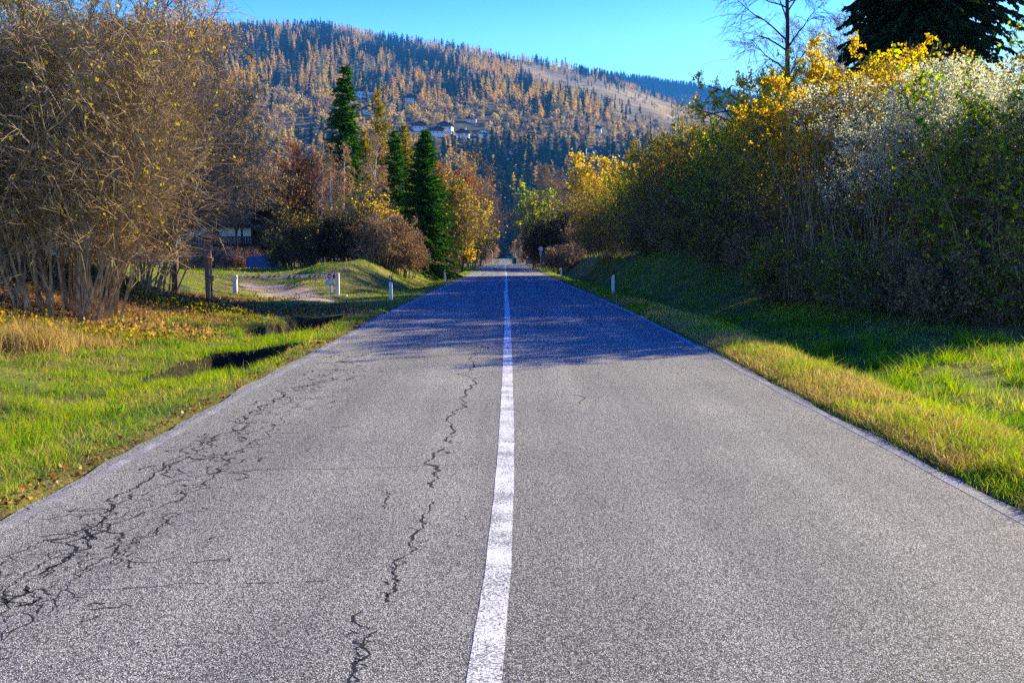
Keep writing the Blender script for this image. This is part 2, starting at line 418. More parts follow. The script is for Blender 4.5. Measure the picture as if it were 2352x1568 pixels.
M_LHAZ = leafmat("hazel_leaf", [(.0, (.10, .08, .02)), (.35, (.30, .26, .02)), (.7, (.52, .46, .03)), (1, (.40, .24, .03))], .5)
M_LBIR = leafmat("birch_leaf", [(.0, (.34, .17, .03)), (.5, (.55, .34, .05)), (1, (.62, .44, .08))], .5)
M_LGOLD = leafmat("golden_leaf", [(.0, (.24, .22, .015)), (.35, (.60, .42, .02)), (.7, (.80, .58, .03)), (1, (.68, .32, .02))], .6, patch=(.5, .45))
M_LGREEN = leafmat("green_leaf", [(.0, (.04, .10, .008)), (.4, (.12, .26, .012)), (.75, (.34, .42, .02)), (1, (.60, .50, .03))], .6)
M_LOLIVE = leafmat("olive_leaf", [(.0, (.05, .06, .012)), (.35, (.18, .18, .02)), (.7, (.42, .34, .04)), (1, (.60, .36, .06))], .55)
M_LBROWN = leafmat("brown_leaf", [(.0, (.12, .06, .025)), (.5, (.34, .21, .08)), (1, (.62, .42, .15))], .45)
M_LRUST = leafmat("rust_leaf", [(.0, (.22, .06, .015)), (.5, (.42, .12, .02)), (1, (.5, .22, .04))], .45)
M_FLUFF = leafmat("seed_fluff", [(.0, (.22, .26, .12)), (.4, (.46, .48, .32)), (1, (.80, .80, .68))], .7, 1.0)
M_NSPR = leafmat("spruce_needles", [(.0, (.012, .045, .008)), (.5, (.036, .13, .014)), (.85, (.08, .22, .02)), (1, (.15, .25, .02))], .28)
M_NDARK = leafmat("dark_spruce_needles", [(.0, (.008, .018, .008)), (.5, (.016, .038, .012)), (1, (.04, .075, .02))], .15)
M_NLAR = leafmat("larch_needles", [(.0, (.10, .12, .015)), (.4, (.26, .22, .02)), (.8, (.45, .31, .03)), (1, (.5, .25, .03))], .35, patch=(.35, .5))
M_GRASS = leafmat("grass_blade", [(.0, (.03, .08, .005)), (.28, (.10, .24, .010)), (.52, (.22, .36, .018)), (.74, (.42, .40, .05)), (1, (.64, .50, .18))], .5, patch=(.55, .55))
M_STRAW = leafmat("straw", [(.0, (.17, .10, .03)), (.5, (.42, .30, .10)), (1, (.66, .52, .24))], .45)
M_LITTER = leafmat("fallen_leaf", [(.0, (.07, .03, .012)), (.4, (.20, .09, .03)), (.7, (.38, .20, .06)), (.88, (.55, .36, .05)), (1, (.5, .42, .3))], .25)

M_WHITE = plain("white_plastic", (.78, .78, .78), .45, .05)
M_BLACK = plain("black_plastic", (.012, .012, .014), .5, .2)
M_REDREF = plain("red_reflector", (.45, .01, .01), .3, .1)
M_WHREF = plain("white_reflector", (.82, .82, .84), .3, .05)
M_STEEL = plain("galvanised_steel", (.45, .45, .46), .5, .15, 20, .3)
M_SIGNBACK = plain("sign_back", (.03, .032, .036), .6, .15)
M_SIGNRED = plain("sign_red", (.50, .015, .02), .4, .08)
M_SIGNBLUE = plain("sign_blue", (.02, .12, .50), .4, .08)
M_SIGNWHITE = plain("sign_white", (.80, .80, .80), .4, .05)
M_WOODP = barkmat("weathered_post", (.16, .07, .045), (.62, .36, .24), 8, .08)
M_DKWOOD = plain("dark_timber", (.045, .022, .012), .8, .3)
M_REDWOOD = plain("red_brown_timber", (.22, .08, .04), .8, .3)
M_STUCCO = plain("white_stucco", (.76, .76, .75), .9, .05, 2)
M_ROOF = plain("dark_roof_tiles", (.04, .028, .024), .85, .3, 2)
M_GLASSD = plain("dark_window", (.02, .025, .03), .15, .1)
M_TARP = plain("blue_tarpaulin", (.03, .075, .22), .45, .25, 4)
M_CARBL = plain("blue_car_paint", (.02, .07, .24), .25, .05)
M_TYRE = plain("tyre_rubber", (.015, .015, .016), .8, .1)
M_GREENB = plain("dark_green_metal", (.01, .075, .05), .5, .1)
M_LIME = plain("yellow_green_board", (.55, .75, .08), .5, .1)
M_CONC = plain("concrete", (.36, .35, .33), .9, .15)
# ================================================================== THE SETTING
# ------------------------------------------------------------------ ground sheet
def axis(segs):
    out = [np.array([segs[0][0]])]
    for a, b_, h in segs:
        n = max(1, int(round((b_ - a) / h))); out.append(np.linspace(a, b_, n + 1)[1:])
    return np.concatenate(out)
gx = axis([(-3200, -400, 280), (-400, -100, 20), (-100, -40, 4), (-40, -16, 1.0), (-16, -6.5, .28), (-6.5, -3.0, .10), (-3.0, 3.0, 1.0), (3.0, 7, .12), (7, 14, .28), (14, 40, 1.0), (40, 100, 4), (100, 400, 20), (400, 3200, 280)])
gy = axis([(-60, 2, 4), (2, 30, .12), (30, 50, .3), (50, 130, 1.2), (130, 200, 2.5), (200, 800, 10), (800, 3400, 260)])
X, Yg = np.meshgrid(gx, gy)
Xw = X + xc(Yg) * np.clip(1 - np.abs(X) / 60, 0, 1)      # the fine columns follow the road
Z = G(Xw, Yg)
nx, ny = len(gx), len(gy)
V = np.stack([Xw, Yg, Z], -1).reshape(-1, 3)
i = (np.arange(ny - 1)[:, None] * nx + np.arange(nx - 1)[None]).reshape(-1)
F = np.stack([i, i + 1, i + nx + 1, i + nx], -1)
xx, yy = V[:, 0], V[:, 1]; uu = xx - xc(yy)
def cover(xx, yy):
    uu = xx - xc(yy)
    litter = 1.05 * np.exp(-(((xx + 9.8) / 3.8) ** 2 + ((yy - 22.5) / 4.2) ** 2)) + .9 * np.exp(-(((xx + 15) / 5) ** 2 + ((yy - 21) / 6) ** 2))
    litter += .9 * np.exp(-(((yy - 27.6) / 1.6) ** 2)) * sstep(3.4, 4.6, -uu) * (1 - sstep(11, 14, -uu))
    litter += .75 * np.exp(-(((xx + 9.2) / 1.5) ** 2 + ((yy - 31) / 4) ** 2))
    litter += .55 * sstep(8.2, 11, uu) * (1 - sstep(110, 130, yy))
    litter += .45 * (1 - sstep(.04, .16, np.abs(-uu - 3.25))) * (yy < 24)
    litter += .35 * sstep(60, 80, yy) * (1 - sstep(100, 120, yy)) * sstep(5, 6.5, -uu)
    litter += .7 * sstep(5.5, 8, np.abs(uu)) * sstep(120, 150, yy)
    lane = np.interp(yy, [28, 32, 36, 40, 44, 50], [-5.6, -6.6, -7.8, -9.3, -11.5, -16])
    gravel = .95 * np.exp(-((xx - lane) / 1.3) ** 2) * sstep(31, 34, yy) * (1 - sstep(43, 47, yy)) * np.clip(.9 + 1.6 * vnoise(xx * .8, yy * .5), .15, 1.1)
    dry = .65 * sstep(34, 40, yy) * (xx < -3) + .35 * np.exp(-((-uu - 6.2) / 1.4) ** 2) * (yy < 24) + .55 * np.exp(-((uu - 3.75) / .5) ** 2)
    return np.stack([np.clip(litter, 0, 1), np.clip(gravel, 0, 1), np.clip(dry, 0, 1), np.ones_like(xx)], -1)
soil_shade = np.zeros(len(xx))  # where the pit earth carries painted shade
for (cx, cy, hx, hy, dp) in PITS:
    soil_shade = np.maximum(soil_shade, (1 - sstep(hx + .12, hx + .32, np.abs(xx - cx))) * (1 - sstep(hy + .10, hy + .32, np.abs(yy - cy - .35 * (xx - cx)))))
tag(obj("ground", new_mesh("ground", V, [(F, 0)], [M_GROUND], True, {"cover": ('color', cover(xx, yy)), "pit_soil_shade": ('float', soil_shade)})), kind='structure')

# ------------------------------------------------------------------ road with its cracks
ry = gy[(gy > -20) & (gy < 790)]
ru = np.array([-RW_L, -3.0, -1.8, -.6, .6, 1.8, 3.0, RW_R])
RU = np.broadcast_to(ru, (len(ry), len(ru))).copy()
RU[:, 0] += .05 * vnoise(ry * 1.7, ry * 0) + .07 * vnoise(ry * .5, ry * 0 + 3) - .02
RU[:, 0] += .035 * vnoise(ry * 5, ry * 0 + 4); RU[:, -1] += .035 * vnoise(ry * 5, ry * 0 + 8)
RU[:, -1] += .06 * vnoise(ry * 1.5, ry * 0 + 9) + .06 * vnoise(ry * .4, ry * 0 + 5)
RX = RU + xc(ry)[:, None]; RY = np.broadcast_to(ry[:, None], RX.shape); RZ = np.broadcast_to(zr(ry)[:, None], RX.shape)
V = np.stack([RX, RY, RZ], -1).reshape(-1, 3); k = len(ru)
i = (np.arange(len(ry) - 1)[:, None] * k + np.arange(k - 1)[None]).reshape(-1)
rb = MB(); rb.add(V, np.stack([i, i + 1, i + k + 1, i + k], -1), 0)
# broken asphalt lip down to the soil on each side
for s_ in (0, k - 1):
    a = V.reshape(len(ry), k, 3)[:, s_]; d_ = a.copy(); d_[:, 2] -= .07; d_[:, 0] += (.02 if s_ else -.02)
    n_ = len(a); j = np.arange(n_ - 1); rb.add(np.vstack([a, d_]), np.stack([j, j + 1, j + 1 + n_, j + n_], -1), 0)
def gpt(px, py):
    v = (784 - py) / FP
    t = CAMZ / -(v * cos(PITCH) - sin(PITCH)); return np.array([t * (px - 1176) / FP, t * (cos(PITCH) + v * sin(PITCH))])
def jag(P, it=4, amp=.16):
    P = np.asarray(P, float)
    for _ in range(it):
        d = P[1:] - P[:-1]; L = np.linalg.norm(d, axis=1)
        m = (P[1:] + P[:-1]) / 2 + np.stack([-d[:, 1], d[:, 0]], -1) * rng.normal(0, amp, (len(d), 1))
        Q = np.empty((len(P) + len(m), 2)); Q[0::2] = P; Q[1::2] = m; P = Q
    return P
def crack(P, w, gap=0.0, it=4, amp=.16):
    P = jag(P, it, amp); n = len(P)
    T = np.gradient(P, axis=0); T /= np.maximum(np.linalg.norm(T, axis=1, keepdims=True), 1e-6); Nn = np.stack([-T[:, 1], T[:, 0]], -1)
    ww = w * np.clip(.55 + 1.1 * vnoise(np.arange(n) * .31, np.full(n, rng.random() * 99)) + .5 * rng.random(n), .12, 1.6)[:, None]
    ww[0] = ww[-1] = .0005
    a = P + Nn * ww / 2; b_ = P - Nn * ww / 2
    z = np.full((n, 1), .0012)
    Vc = np.vstack([np.hstack([a, z]), np.hstack([b_, z])]); j = np.arange(n - 1)
    if gap: j = j[vnoise(j * .17, np.full(len(j), rng.random() * 99)) > gap]
    if len(j): rb.add(Vc, np.stack([j, j + n, j + 1 + n, j + 1], -1), 1)
main = [(1092, 790), (1090, 840), (1068, 900), (1074, 935), (1040, 985), (1042, 1020), (1012, 1080), (998, 1120)]
crack([gpt(*p) for p in main], .022, -.38, 5, .11)
crack([gpt(*p) for p in [(998, 1150), (990, 1172), (972, 1190), (966, 1215), (940, 1245), (928, 1280), (905, 1310), (914, 1335), (903, 1360), (893, 1382)]], .016, 0, 3, .13)
crack([gpt(*p) for p in [(828, 1400), (815, 1428), (850, 1445)]], .013, 0, 3, .10)
crack([gpt(*p) for p in [(812, 1470), (838, 1478), (850, 1500), (808, 1522), (812, 1545), (800, 1575)]], .014, 0, 3, .12)
crack([gpt(*p) for p in [(900, 1122), (893, 1140), (884, 1168)]], .010, -.1, 3, .12)
crack([gpt(*p) for p in [(455, 1095), (500, 1083), (560, 1080), (800, 1076), (1050, 1066)]], .007, -.3, 4, .03)
crack([gpt(*p) for p in [(210, 1352), (380, 1345), (410, 1338), (520, 1342), (760, 1332)]], .007, -.2, 4, .03)
crack([gpt(*p) for p in [(1310, 905), (1320, 930)]], .012, 0, 3, .2)
crack([gpt(*p) for p in [(480, 1090), (500, 1084), (528, 1062), (545, 1050)]], .020, 0, 3, .2)
band = [(0, 1392), (60, 1345), (120, 1300), (175, 1262), (228, 1200), (262, 1160), (300, 1128), (350, 1095), (400, 1062), (440, 1030), (500, 998), (560, 968), (600, 940), (650, 912), (700, 885), (742, 862), (775, 846)]
crack([gpt(*p) for p in band], .020, -.42, 4, .13)
crack([gpt(a_ - 14, b_ + 22) for a_, b_ in band[:12]], .013, -.15, 4, .16)
crack([gpt(*p) for p in [(195, 1318), (228, 1290), (262, 1270), (285, 1225), (322, 1180), (395, 1152), (420, 1128), (470, 1108), (505, 1083)]], .016, -.3, 4, .14)
crack([gpt(*p) for p in [(0, 1300), (60, 1262), (100, 1240), (165, 1246)]], .010, -.2, 4, .15)
crack([gpt(*p) for p in [(20, 1365), (45, 1392), (95, 1352), (118, 1365)]], .012, 0, 4, .2)
for q in range(330):                     # wheel-track crazing on the left
    yc = 3.9 + 11.5 * rng.random() ** 1.2
    xcn = -2.36 + .20 * rng.normal() + (.16 if q % 3 == 0 else -.1)
    L = rng.uniform(.05, .32); an = rng.normal(pi / 2, .8)
    p0 = np.array([xcn, yc]); p1 = p0 + L * np.array([cos(an), sin(an)])
    crack([p0, p1], rng.uniform(.004, .018) * (.6 + .05 * yc), -.2, 3, .2)
for q in range(7):                       # longer lines in the same track
    y0 = rng.uniform(3.9, 11); x0 = -2.42 + .22 * rng.normal()
    pts_ = [(x0 + .05 * rng.normal(), y0 + .35 * k_) for k_ in range(int(rng.integers(4, 9)))]
    crack(pts_, rng.uniform(.006, .014), .0, 4, .15)
mp_ = np.array([gpt(*p) for p in main + [(972, 1190), (940, 1245), (905, 1310), (903, 1360), (830, 1440), (838, 1500), (808, 1545)]])
for q in range(46):                      # crumbled edges and spurs of the long crack
    k_ = rng.integers(0, len(mp_) - 1); t_ = rng.random()
    if k_ == len(main) - 1: continue
    c0 = mp_[k_] * (1 - t_) + mp_[k_ + 1] * t_ + rng.normal(0, .018, 2); an = rng.normal(pi / 2, .9); L = rng.uniform(.03, .10)
    crack([c0, c0 + L * np.array([cos(an), sin(an)])], rng.uniform(.005, .014), 0, 3, .2)
for q in range(46):                      # farther crazing across the carriageway
    yc = rng.uniform(12, 36); x0 = rng.choice([-2.3, -.5, 1.6]) + .35 * rng.normal()
    an = rng.normal(pi / 2, .5); L = rng.uniform(.4, 1.6)
    P0 = [(x0, yc), (x0 + L * cos(an), yc + L * sin(an))]
    if yc < 22: crack(P0, rng.uniform(.008, .022), -.2, 4, .15)
me = rb.mesh("road", [M_ASPH, M_CRACK]); tag(obj("road", me), kind='structure')

def strip(name, u0, u1, y0, y1, m, wob=.0, ys=None):
    ys = ry[(ry >= y0) & (ry <= y1)]
    w = wob * vnoise(ys * .9, ys * 0 + 2)
    a = np.stack([xc(ys) + u0(ys) + w, ys, zr(ys) + .0022 + ys * 2e-5], -1); b_ = np.stack([xc(ys) + u1(ys) + w, ys, zr(ys) + .0022 + ys * 2e-5], -1)
    n = len(ys); j = np.arange(n - 1)
    me = new_mesh(name, np.vstack([a, b_]), [(np.stack([j + n, j + n + 1, j + 1, j], -1), 0)], [m])
    tag(obj(name, me), kind='structure')
cu = lambda y: np.interp(y, [0, 3.5, 5, 7, 10, 20, 40, 60, 700], [-.17, -.148, -.105, -.085, -.08, -.09, -.11, -.05, 0]) + .004 * vnoise(y * .35, y * 0)
strip("centre_line", lambda y: cu(y) - .067 + .005 * vnoise(y * 6, y * 0 + 1), lambda y: cu(y) + .067 + .005 * vnoise(y * 6, y * 0 + 7), -5, 780, M_PAINT)
strip("edge_line_left", lambda y: -3.10 + 0 * y, lambda y: -3.01 + 0 * y, -5, 780, M_EDGE, .05)
strip("edge_line_right", lambda y: 3.03 + 0 * y, lambda y: 3.11 + 0 * y, -5, 780, M_EDGE, .05)

# ------------------------------------------------------------------ grass, straw and fallen leaves on the verges
def blades(x, y, h, w, lean=.5):
    n = len(x); z = G(x, y) - .01
    B = np.stack([x, y, z], -1); an = rng.uniform(0, 2 * pi, n); s_ = np.stack([np.cos(an), np.sin(an), np.zeros(n)], -1) * w[:, None] * .5
    d = rng.normal(size=(n, 3)) * lean; d[:, 2] = 1; d = nrm(d)
    d2 = d.copy(); d2[:, :2] *= 2.4; d2[:, 2] *= .75; d2 = nrm(d2)
    M = B + d * (h * .55)[:, None]; T = M + d2 * (h * .5)[:, None]
    V = np.stack([B - s_, B + s_, M + s_ * .75, M - s_ * .75, T], 1).reshape(-1, 3)
    k = np.arange(n) * 5
    return V, [(np.stack([k, k + 1, k + 2, k + 3], -1)), (np.stack([k + 3, k + 2, k + 4], -1))]
def scatter(n, x0, x1, y0, y1, p=1.0):
    """more per square metre near the camera"""
    t = rng.random(n); y = y0 * (y1 / y0) ** (t ** p); x = rng.uniform(x0, x1, n)
    return x, y
def on_verge(x, y):
    u = x - xc(y); return (u < -RW_L - .04 + .05 * rng.normal(size=len(x))) | (u > RW_R + .03 + .03 * rng.normal(size=len(x)))
gb = MB()
for (n, x0, x1, y0, y1, hs) in ((180000, -9, -3.1, 3.0, 24, 1.0), (30000, -14, -7, 8, 30, 1.1), (70000, 3.15, 4.5, 2.5, 30, 1.1), (85000, 4.2, 13, 4.0, 30, 1.6),
                                (26000, -10, -3.1, 24, 60, .6), (45000, -22, -4.5, 36, 75, .85), (36000, 3.2, 10.5, 24, 60, 1.0), (9000, -9, -3.2, 60, 140, 1.0), (9000, 3.1, 11, 60, 140, 1.0)):
    x, y = scatter(n, x0, x1, y0, y1)
    k_ = on_verge(x, y); x, y = x[k_], y[k_]
    cv = cover(x, y); u = x - xc(y)
    keep = rng.random(len(x)) > np.clip(cv[:, 0] * 1.15 + cv[:, 1] * 1.3, 0, .97)
    tuft = vnoise(x * 1.3, y * 1.1) + .8 * vnoise(x * 5, y * 3.5)
    keep &= rng.random(len(x)) < np.clip(np.where(u > 0, .85, .62) + 1.3 * tuft, .30, 1)
    for (cx, cy, hx, hy, dp) in PITS:
        ey = y - cy - .35 * (x - cx)
        keep &= ~((np.abs(x - cx) < hx + .02) & (np.abs(ey) < hy + .02))
    x, y, u, tuft = x[keep], y[keep], u[keep], tuft[keep]
    n = len(x)
    h = hs * (.05 + .06 * rng.random(n) + .16 * np.clip(tuft, 0, 1)) * (1 + .25 * (rng.random(n) > .96) * 3)
    h *= np.clip((np.abs(u) - 3.15) / .25, .55, 1)
    for (cx, cy, hx, hy, dp) in PITS:
        ey = y - cy - .35 * (x - cx)
        h = np.where((np.abs(x - cx) < hx + .35) & (np.abs(ey) < hy + .5), h * .7, h)
    w = np.maximum(.005, y * .00042) * rng.uniform(.7, 1.4, n)
    V, Fs = blades(x, y, h, w, .42); gb.add(V, Fs)
for q in range(75):                       # taller tufts in the right-hand meadow and ditch
    cx, cy = rng.uniform(4.9, 11.5), rng.uniform(10, 21); n = 90
    V, Fs = blades(cx + rng.normal(0, .10, n), cy + rng.normal(0, .10, n), rng.uniform(.18, .48, n), np.full(n, .010) * rng.uniform(.7, 1.4, n), .55); gb.add(V, Fs)
for q in range(60):
    cx, cy = rng.uniform(-8.5, -3.7), rng.uniform(6, 21); n = 60
    V, Fs = blades(cx + rng.normal(0, .09, n), cy + rng.normal(0, .09, n), rng.uniform(.12, .30, n), np.full(n, .008) * rng.uniform(.7, 1.4, n), .6); gb.add(V, Fs)
tag(obj("grass", gb.mesh("grass", [M_GRASS])), "low green and yellowing grass on both road verges", kind='stuff')
# dry straw mixed in
sb = MB()
for (n, x0, x1, y0, y1, hs) in ((26000, -8, -3.3, 5, 24, 1.0), (100000, 3.25, 4.4, 2.5, 32, 1.0), (9000, -11.5, -6.5, 12, 20, 1.5), (9000, 8, 14, 14, 34, 2.0), (9000, -18, -5, 38, 60, .7)):
    x, y = scatter(n, x0, x1, y0, y1); k_ = on_verge(x, y); x, y = x[k_], y[k_]
    k_ = vnoise(x * .9 + 4, y * .9) + .35 * vnoise(x * 3, y * 3) + .28 * ((x > 3.2) & (x < 4.4)) > -.02; x, y = x[k_], y[k_]
    n = len(x); V, Fs = blades(x, y, hs * rng.uniform(.07, .2, n), np.maximum(.004, y * .00036) * rng.uniform(.7, 1.3, n), .8); sb.add(V, Fs)
tag(obj("dry_grass", sb.mesh("dry_grass", [M_STRAW])), "dry straw coloured grass mixed into the verges", kind='stuff')
# fallen leaves where the litter cover is
x, y = scatter(230000, -22, -3.2, 5, 60, .9); cv = cover(x, y)[:, 0]
k_ = rng.random(len(x)) < np.clip(cv * 1.2, .012, 1) * .8
x2, y2 = scatter(16000, 3.4, 14, 6, 50); k2 = rng.random(len(x2)) < .25
xl = np.concatenate([x[k_], x2[k2]]); yl = np.concatenate([y[k_], y2[k2]])
k_ = np.abs(xl - xc(yl)) > 3.18; xl, yl = xl[k_], yl[k_]
C_ = np.stack([xl, yl, G(xl, yl) + .012 + .05 * rng.random(len(xl)) ** 2], -1)
V, F = leaf_quads(C_, np.maximum(.035, yl * .0017) * rng.uniform(.6, 1.3, len(xl)), 1.25, 0)
tag(obj("fallen_leaves", new_mesh("fallen_leaves", V, [(F, 0)], [M_LITTER])), "brown fallen leaves on the bank, the track and along the road edge", kind='stuff')
# ------------------------------------------------------------------ the mountain
SKY_PX = np.array([-400, 0, 200, 450, 600, 750, 900, 1050, 1200, 1300, 1380, 1440, 1500, 1560, 1640, 1720, 1800, 2000, 2352, 2900])
SKY_PY = np.array([75, 66, 52, 66, 66, 62, 92, 112, 137, 158, 178, 205, 228, 250, 275, 300, 330, 380, 440, 470])
def e_of(py):                         # slope of the sight line through picture row py
    v = (784 - py) / FP; return (v * np.cos(PITCH) - np.sin(PITCH)) / (np.cos(PITCH) + v * np.sin(PITCH))
def MR(u):                            # ridge slope by bearing
    return e_of(np.interp(1176 + FP * u, SKY_PX, SKY_PY))
D0, D1 = 720.0, 3400.0
def MZ(x, y):
    x = np.asarray(x, float); y = np.asarray(y, float)
    u = x / y; zr_ = MR(u) * D1
    t = np.clip((y - D0) / (D1 - D0), -.2, 1)
    g = np.where(t > 0, np.abs(t) ** .93, t * .5)
    z = -10 + (zr_ + 10) * g
    am = sstep(0, .2, t) * (1 - .9 * sstep(.8, 1, t))
    z = z + am * (70 * fbm(x * .0016, y * .0009 + 3, 3) + 16 * fbm(x * .008, y * .004, 2))
    back = np.clip((y - D1) / 900, 0, 1)
    return z - back * 320
mu = np.linspace(-.62, .72, 180); md = np.concatenate([np.linspace(650, D1, 120), np.linspace(D1 + 60, D1 + 900, 8)])
U, Dm = np.meshgrid(mu, md); Xm = U * Dm; Zm = MZ(Xm, Dm)
def clearing(x, y):
    px = 1176 + FP * x / y; py = 784 - FP * np.tan(np.arctan((MZ(x, y) - CAMZ) / y) + PITCH)
    a = 1.2 * np.exp(-(((px - 1460) / 190) ** 2 + ((py - (235 + .30 * (px - 1460))) / 30) ** 2))
    a += 1.0 * np.exp(-(((px - 1240) / 120) ** 2 + ((py - (170 + .42 * (px - 1240))) / 11) ** 2))
    a += .8 * np.exp(-(((px - 680) / 70) ** 2 + ((py - 295) / 32) ** 2))
    a += .7 * np.exp(-(((px - 1030) / 90) ** 2 + ((py - 312) / 9) ** 2))
    return np.clip(a, 0, 1), px, py
V = np.stack([Xm, Dm, Zm], -1).reshape(-1, 3); cl_, _, _ = clearing(V[:, 0], V[:, 1])
nx = len(mu); i = (np.arange(len(md) - 1)[:, None] * nx + np.arange(nx - 1)[None]).reshape(-1)
tag(obj("mountain", new_mesh("mountain", V, [(np.stack([i, i + 1, i + nx + 1, i + nx], -1), 0)], [M_MTN], True,
    {"cover": ('color', np.stack([cl_, cl_ * 0, cl_ * 0, cl_ * 0 + 1], -1))})), kind='structure')
# far ridge behind on the right
FR_PX = [900, 1300, 1400, 1450, 1520, 1580, 1640, 1700, 1800, 2000, 2352, 2800]; FR_PY = [215, 185, 172, 178, 190, 196, 206, 220, 250, 300, 380, 440]
D2 = 5200.0
def FZ(x, y):
    r = e_of(np.interp(1176 + FP * x / y, FR_PX, FR_PY)) * D2; t = np.clip((y - 3700) / (D2 - 3700), 0, 1)
    return 60 + (r - 60) * t - np.clip((y - D2) / 700, 0, 1) * 300 + 12 * vnoise(x * .01, y * .01) * (t < .99)
fu = np.linspace(-.15, .75, 90); fd = np.concatenate([np.linspace(3700, D2, 30), np.linspace(D2 + 80, D2 + 700, 5)])
U, Dm = np.meshgrid(fu, fd); V = np.stack([U * Dm, Dm, FZ(U * Dm, Dm)], -1).reshape(-1, 3)
nx = len(fu); i = (np.arange(len(fd) - 1)[:, None] * nx + np.arange(nx - 1)[None]).reshape(-1)
tag(obj("far_hill", new_mesh("far_hill", V, [(np.stack([i, i + 1, i + nx + 1, i + nx], -1), 0)], [M_MTN], True,
    {"cover": ('color', np.tile([0, 0, 0, 1.], (len(V), 1)))})), kind='structure')

# tree templates of unit height for the mountainside: sprays set round an axis
def conifer_tpl(n, w, seed, droop=.35, gap=.0):
    r = np.random.default_rng(seed)
    t = r.random(n) ** .75 * .93 + .05                       # height of each spray
    t = np.where(t > .98, .98, t)
    rad = w * (1 - t) ** .8 * r.uniform(.55, 1.15, n) + .008
    a = r.uniform(0, 2 * pi, n); o = np.stack([np.cos(a), np.sin(a), np.zeros(n)], -1); s = np.stack([-np.sin(a), np.cos(a), np.zeros(n)], -1)
    hw = (.05 + .22 * rad)[:, None]
    base = np.stack([np.zeros(n), np.zeros(n), t + .03], -1); tip = base + o * rad[:, None]; tip[:, 2] -= rad * droop + .02
    mid = (base + tip) / 2
    V = np.stack([base, mid + s * hw, tip, mid - s * hw + np.array([0, 0, -.012])], 1).reshape(-1, 3)
    V2 = np.array([[0, 0, 1.03], [.018, 0, .86], [-.01, .016, .86], [-.01, -.016, .86]])
    F = np.arange(n * 4).reshape(n, 4)
    return np.vstack([V, V2]), [F, np.array([[0, 1, 2], [0, 2, 3], [0, 3, 1]]) + n * 4]
def broad_tpl(n, w, seed):
    r = np.random.default_rng(seed)
    d = nrm(r.normal(size=(n, 3))); c = d * (r.random(n) ** .4)[:, None] * np.array([w, w, .40]) + np.array([0, 0, .58])
    c *= 1 + .12 * r.normal(size=(n, 1)); c[:, 2] = np.clip(c[:, 2], .1, 1.02)
    a = nrm(r.normal(size=(n, 3)) + d * .3); b_ = nrm(np.cross(a, r.normal(size=(n, 3)))); s = (.10 * r.uniform(.6, 1.4, n))[:, None]
    V = np.stack([c - a * s, c + b_ * s, c + a * s, c - b_ * s], 1).reshape(-1, 3)
    return V, [np.arange(n * 4).reshape(n, 4)]
TPL = {'s': [conifer_tpl(50, .27, 1), conifer_tpl(50, .30, 2), conifer_tpl(44, .24, 3)],
       'l': [conifer_tpl(46, .30, 4, .1), conifer_tpl(46, .34, 5, .1), conifer_tpl(40, .28, 6, .1)],
       'b': [broad_tpl(46, .36, 7), broad_tpl(46, .42, 8), broad_tpl(40, .32, 9)]}
FM = {'s': M_FSPR, 'l': M_FLAR, 'b': M_FBRO}
# sample positions evenly over the picture of the slope
N = 16000
u = rng.uniform(-.36, .40, N); s_ = rng.random(N)
dist = D0 + (D1 - D0) * (s_ ** 1.75)
dist = np.where(rng.random(N) < .10, rng.uniform(D1 - 420, D1 + 30, N), dist)
x = u * dist; y = dist
cl, px, py = clearing(x, y)
keep = rng.random(N) > cl * .72
# houses keep their lawns
HOUSES = [(835, 226, 30, 2), (846, 262, 20, 0), (962, 300, 22, 1), (1024, 302, 24, 1), (1003, 311, 22, 1), (1064, 317, 21, 1), (1110, 316, 18, 3), (943, 234, 18, 0), (1083, 281, 16, 0), (1167, 371, 20, 0), (1337, 348, 15, 0), (1369, 352, 15, 1), (1372, 303, 14, 0)]
def solve(px, py):
    ds = np.linspace(760, 3300, 1500); t = at(px, py, 1000.0); sl = (t - np.array([0, 0, CAMZ])) / 1000.0
    zz = CAMZ + sl[2] * ds; m = MZ(sl[0] * ds, ds); k_ = np.argmax(m > zz)
    return sl[0] * ds[k_], ds[k_]
HP = []
for (hx, hy, hw, st) in HOUSES:
    X0, Y0 = solve(hx, hy); HP.append((X0, Y0)); sc_ = Y0 / FP * 24
    keep &= ~((np.abs(px - hx) < hw + 3) & (py < hy + 26) & (py > hy - 4) & (rng.random(N) < .93))
x, y, cl, px, py, dist = x[keep], y[keep], cl[keep], px[keep], py[keep], dist[keep]
n = len(x); z = MZ(x, y) - .5
pn = vnoise(px * .02, py * .03); pn2 = vnoise(px * .007 + 9, py * .012)
broad = np.clip(1.15 * np.exp(-((py - (292 + .05 * (px - 1000))) / 42) ** 2) * (px > 620) + .25 * (py > 230) + pn2 * .8 + .6 * (px < 760) * (py > 210), 0.03, .88)
broad = np.where((px > 1100) & (px < 1330) & (py > 345) & (py < 520), .10, broad)
broad = np.where(py < 200 + .12 * (px - 900), broad * .35, broad)
lar = np.clip(.54 + pn * 2.2 + 1.2 * vnoise(px * .06, py * .09), .06, .94)
lar = np.where((py > 340) & (px > 1080), .12, lar)
lar = np.where((px < 1330) & (py < 150), lar * .95, lar)
r1, r2 = rng.random(n), rng.random(n)
kind = np.where(r1 < broad, 2, np.where(r2 < lar, 1, 0))
hgt = np.where(kind == 0, rng.uniform(20, 36, n), np.where(kind == 1, rng.uniform(19, 32, n), rng.uniform(12, 19, n))) * (1 - .45 * cl)
hgt *= .88 * np.interp(dist, [700, 1200, 2400, 3400], [.92, .95, 1.0, 1.15])
order = np.argsort(dist)
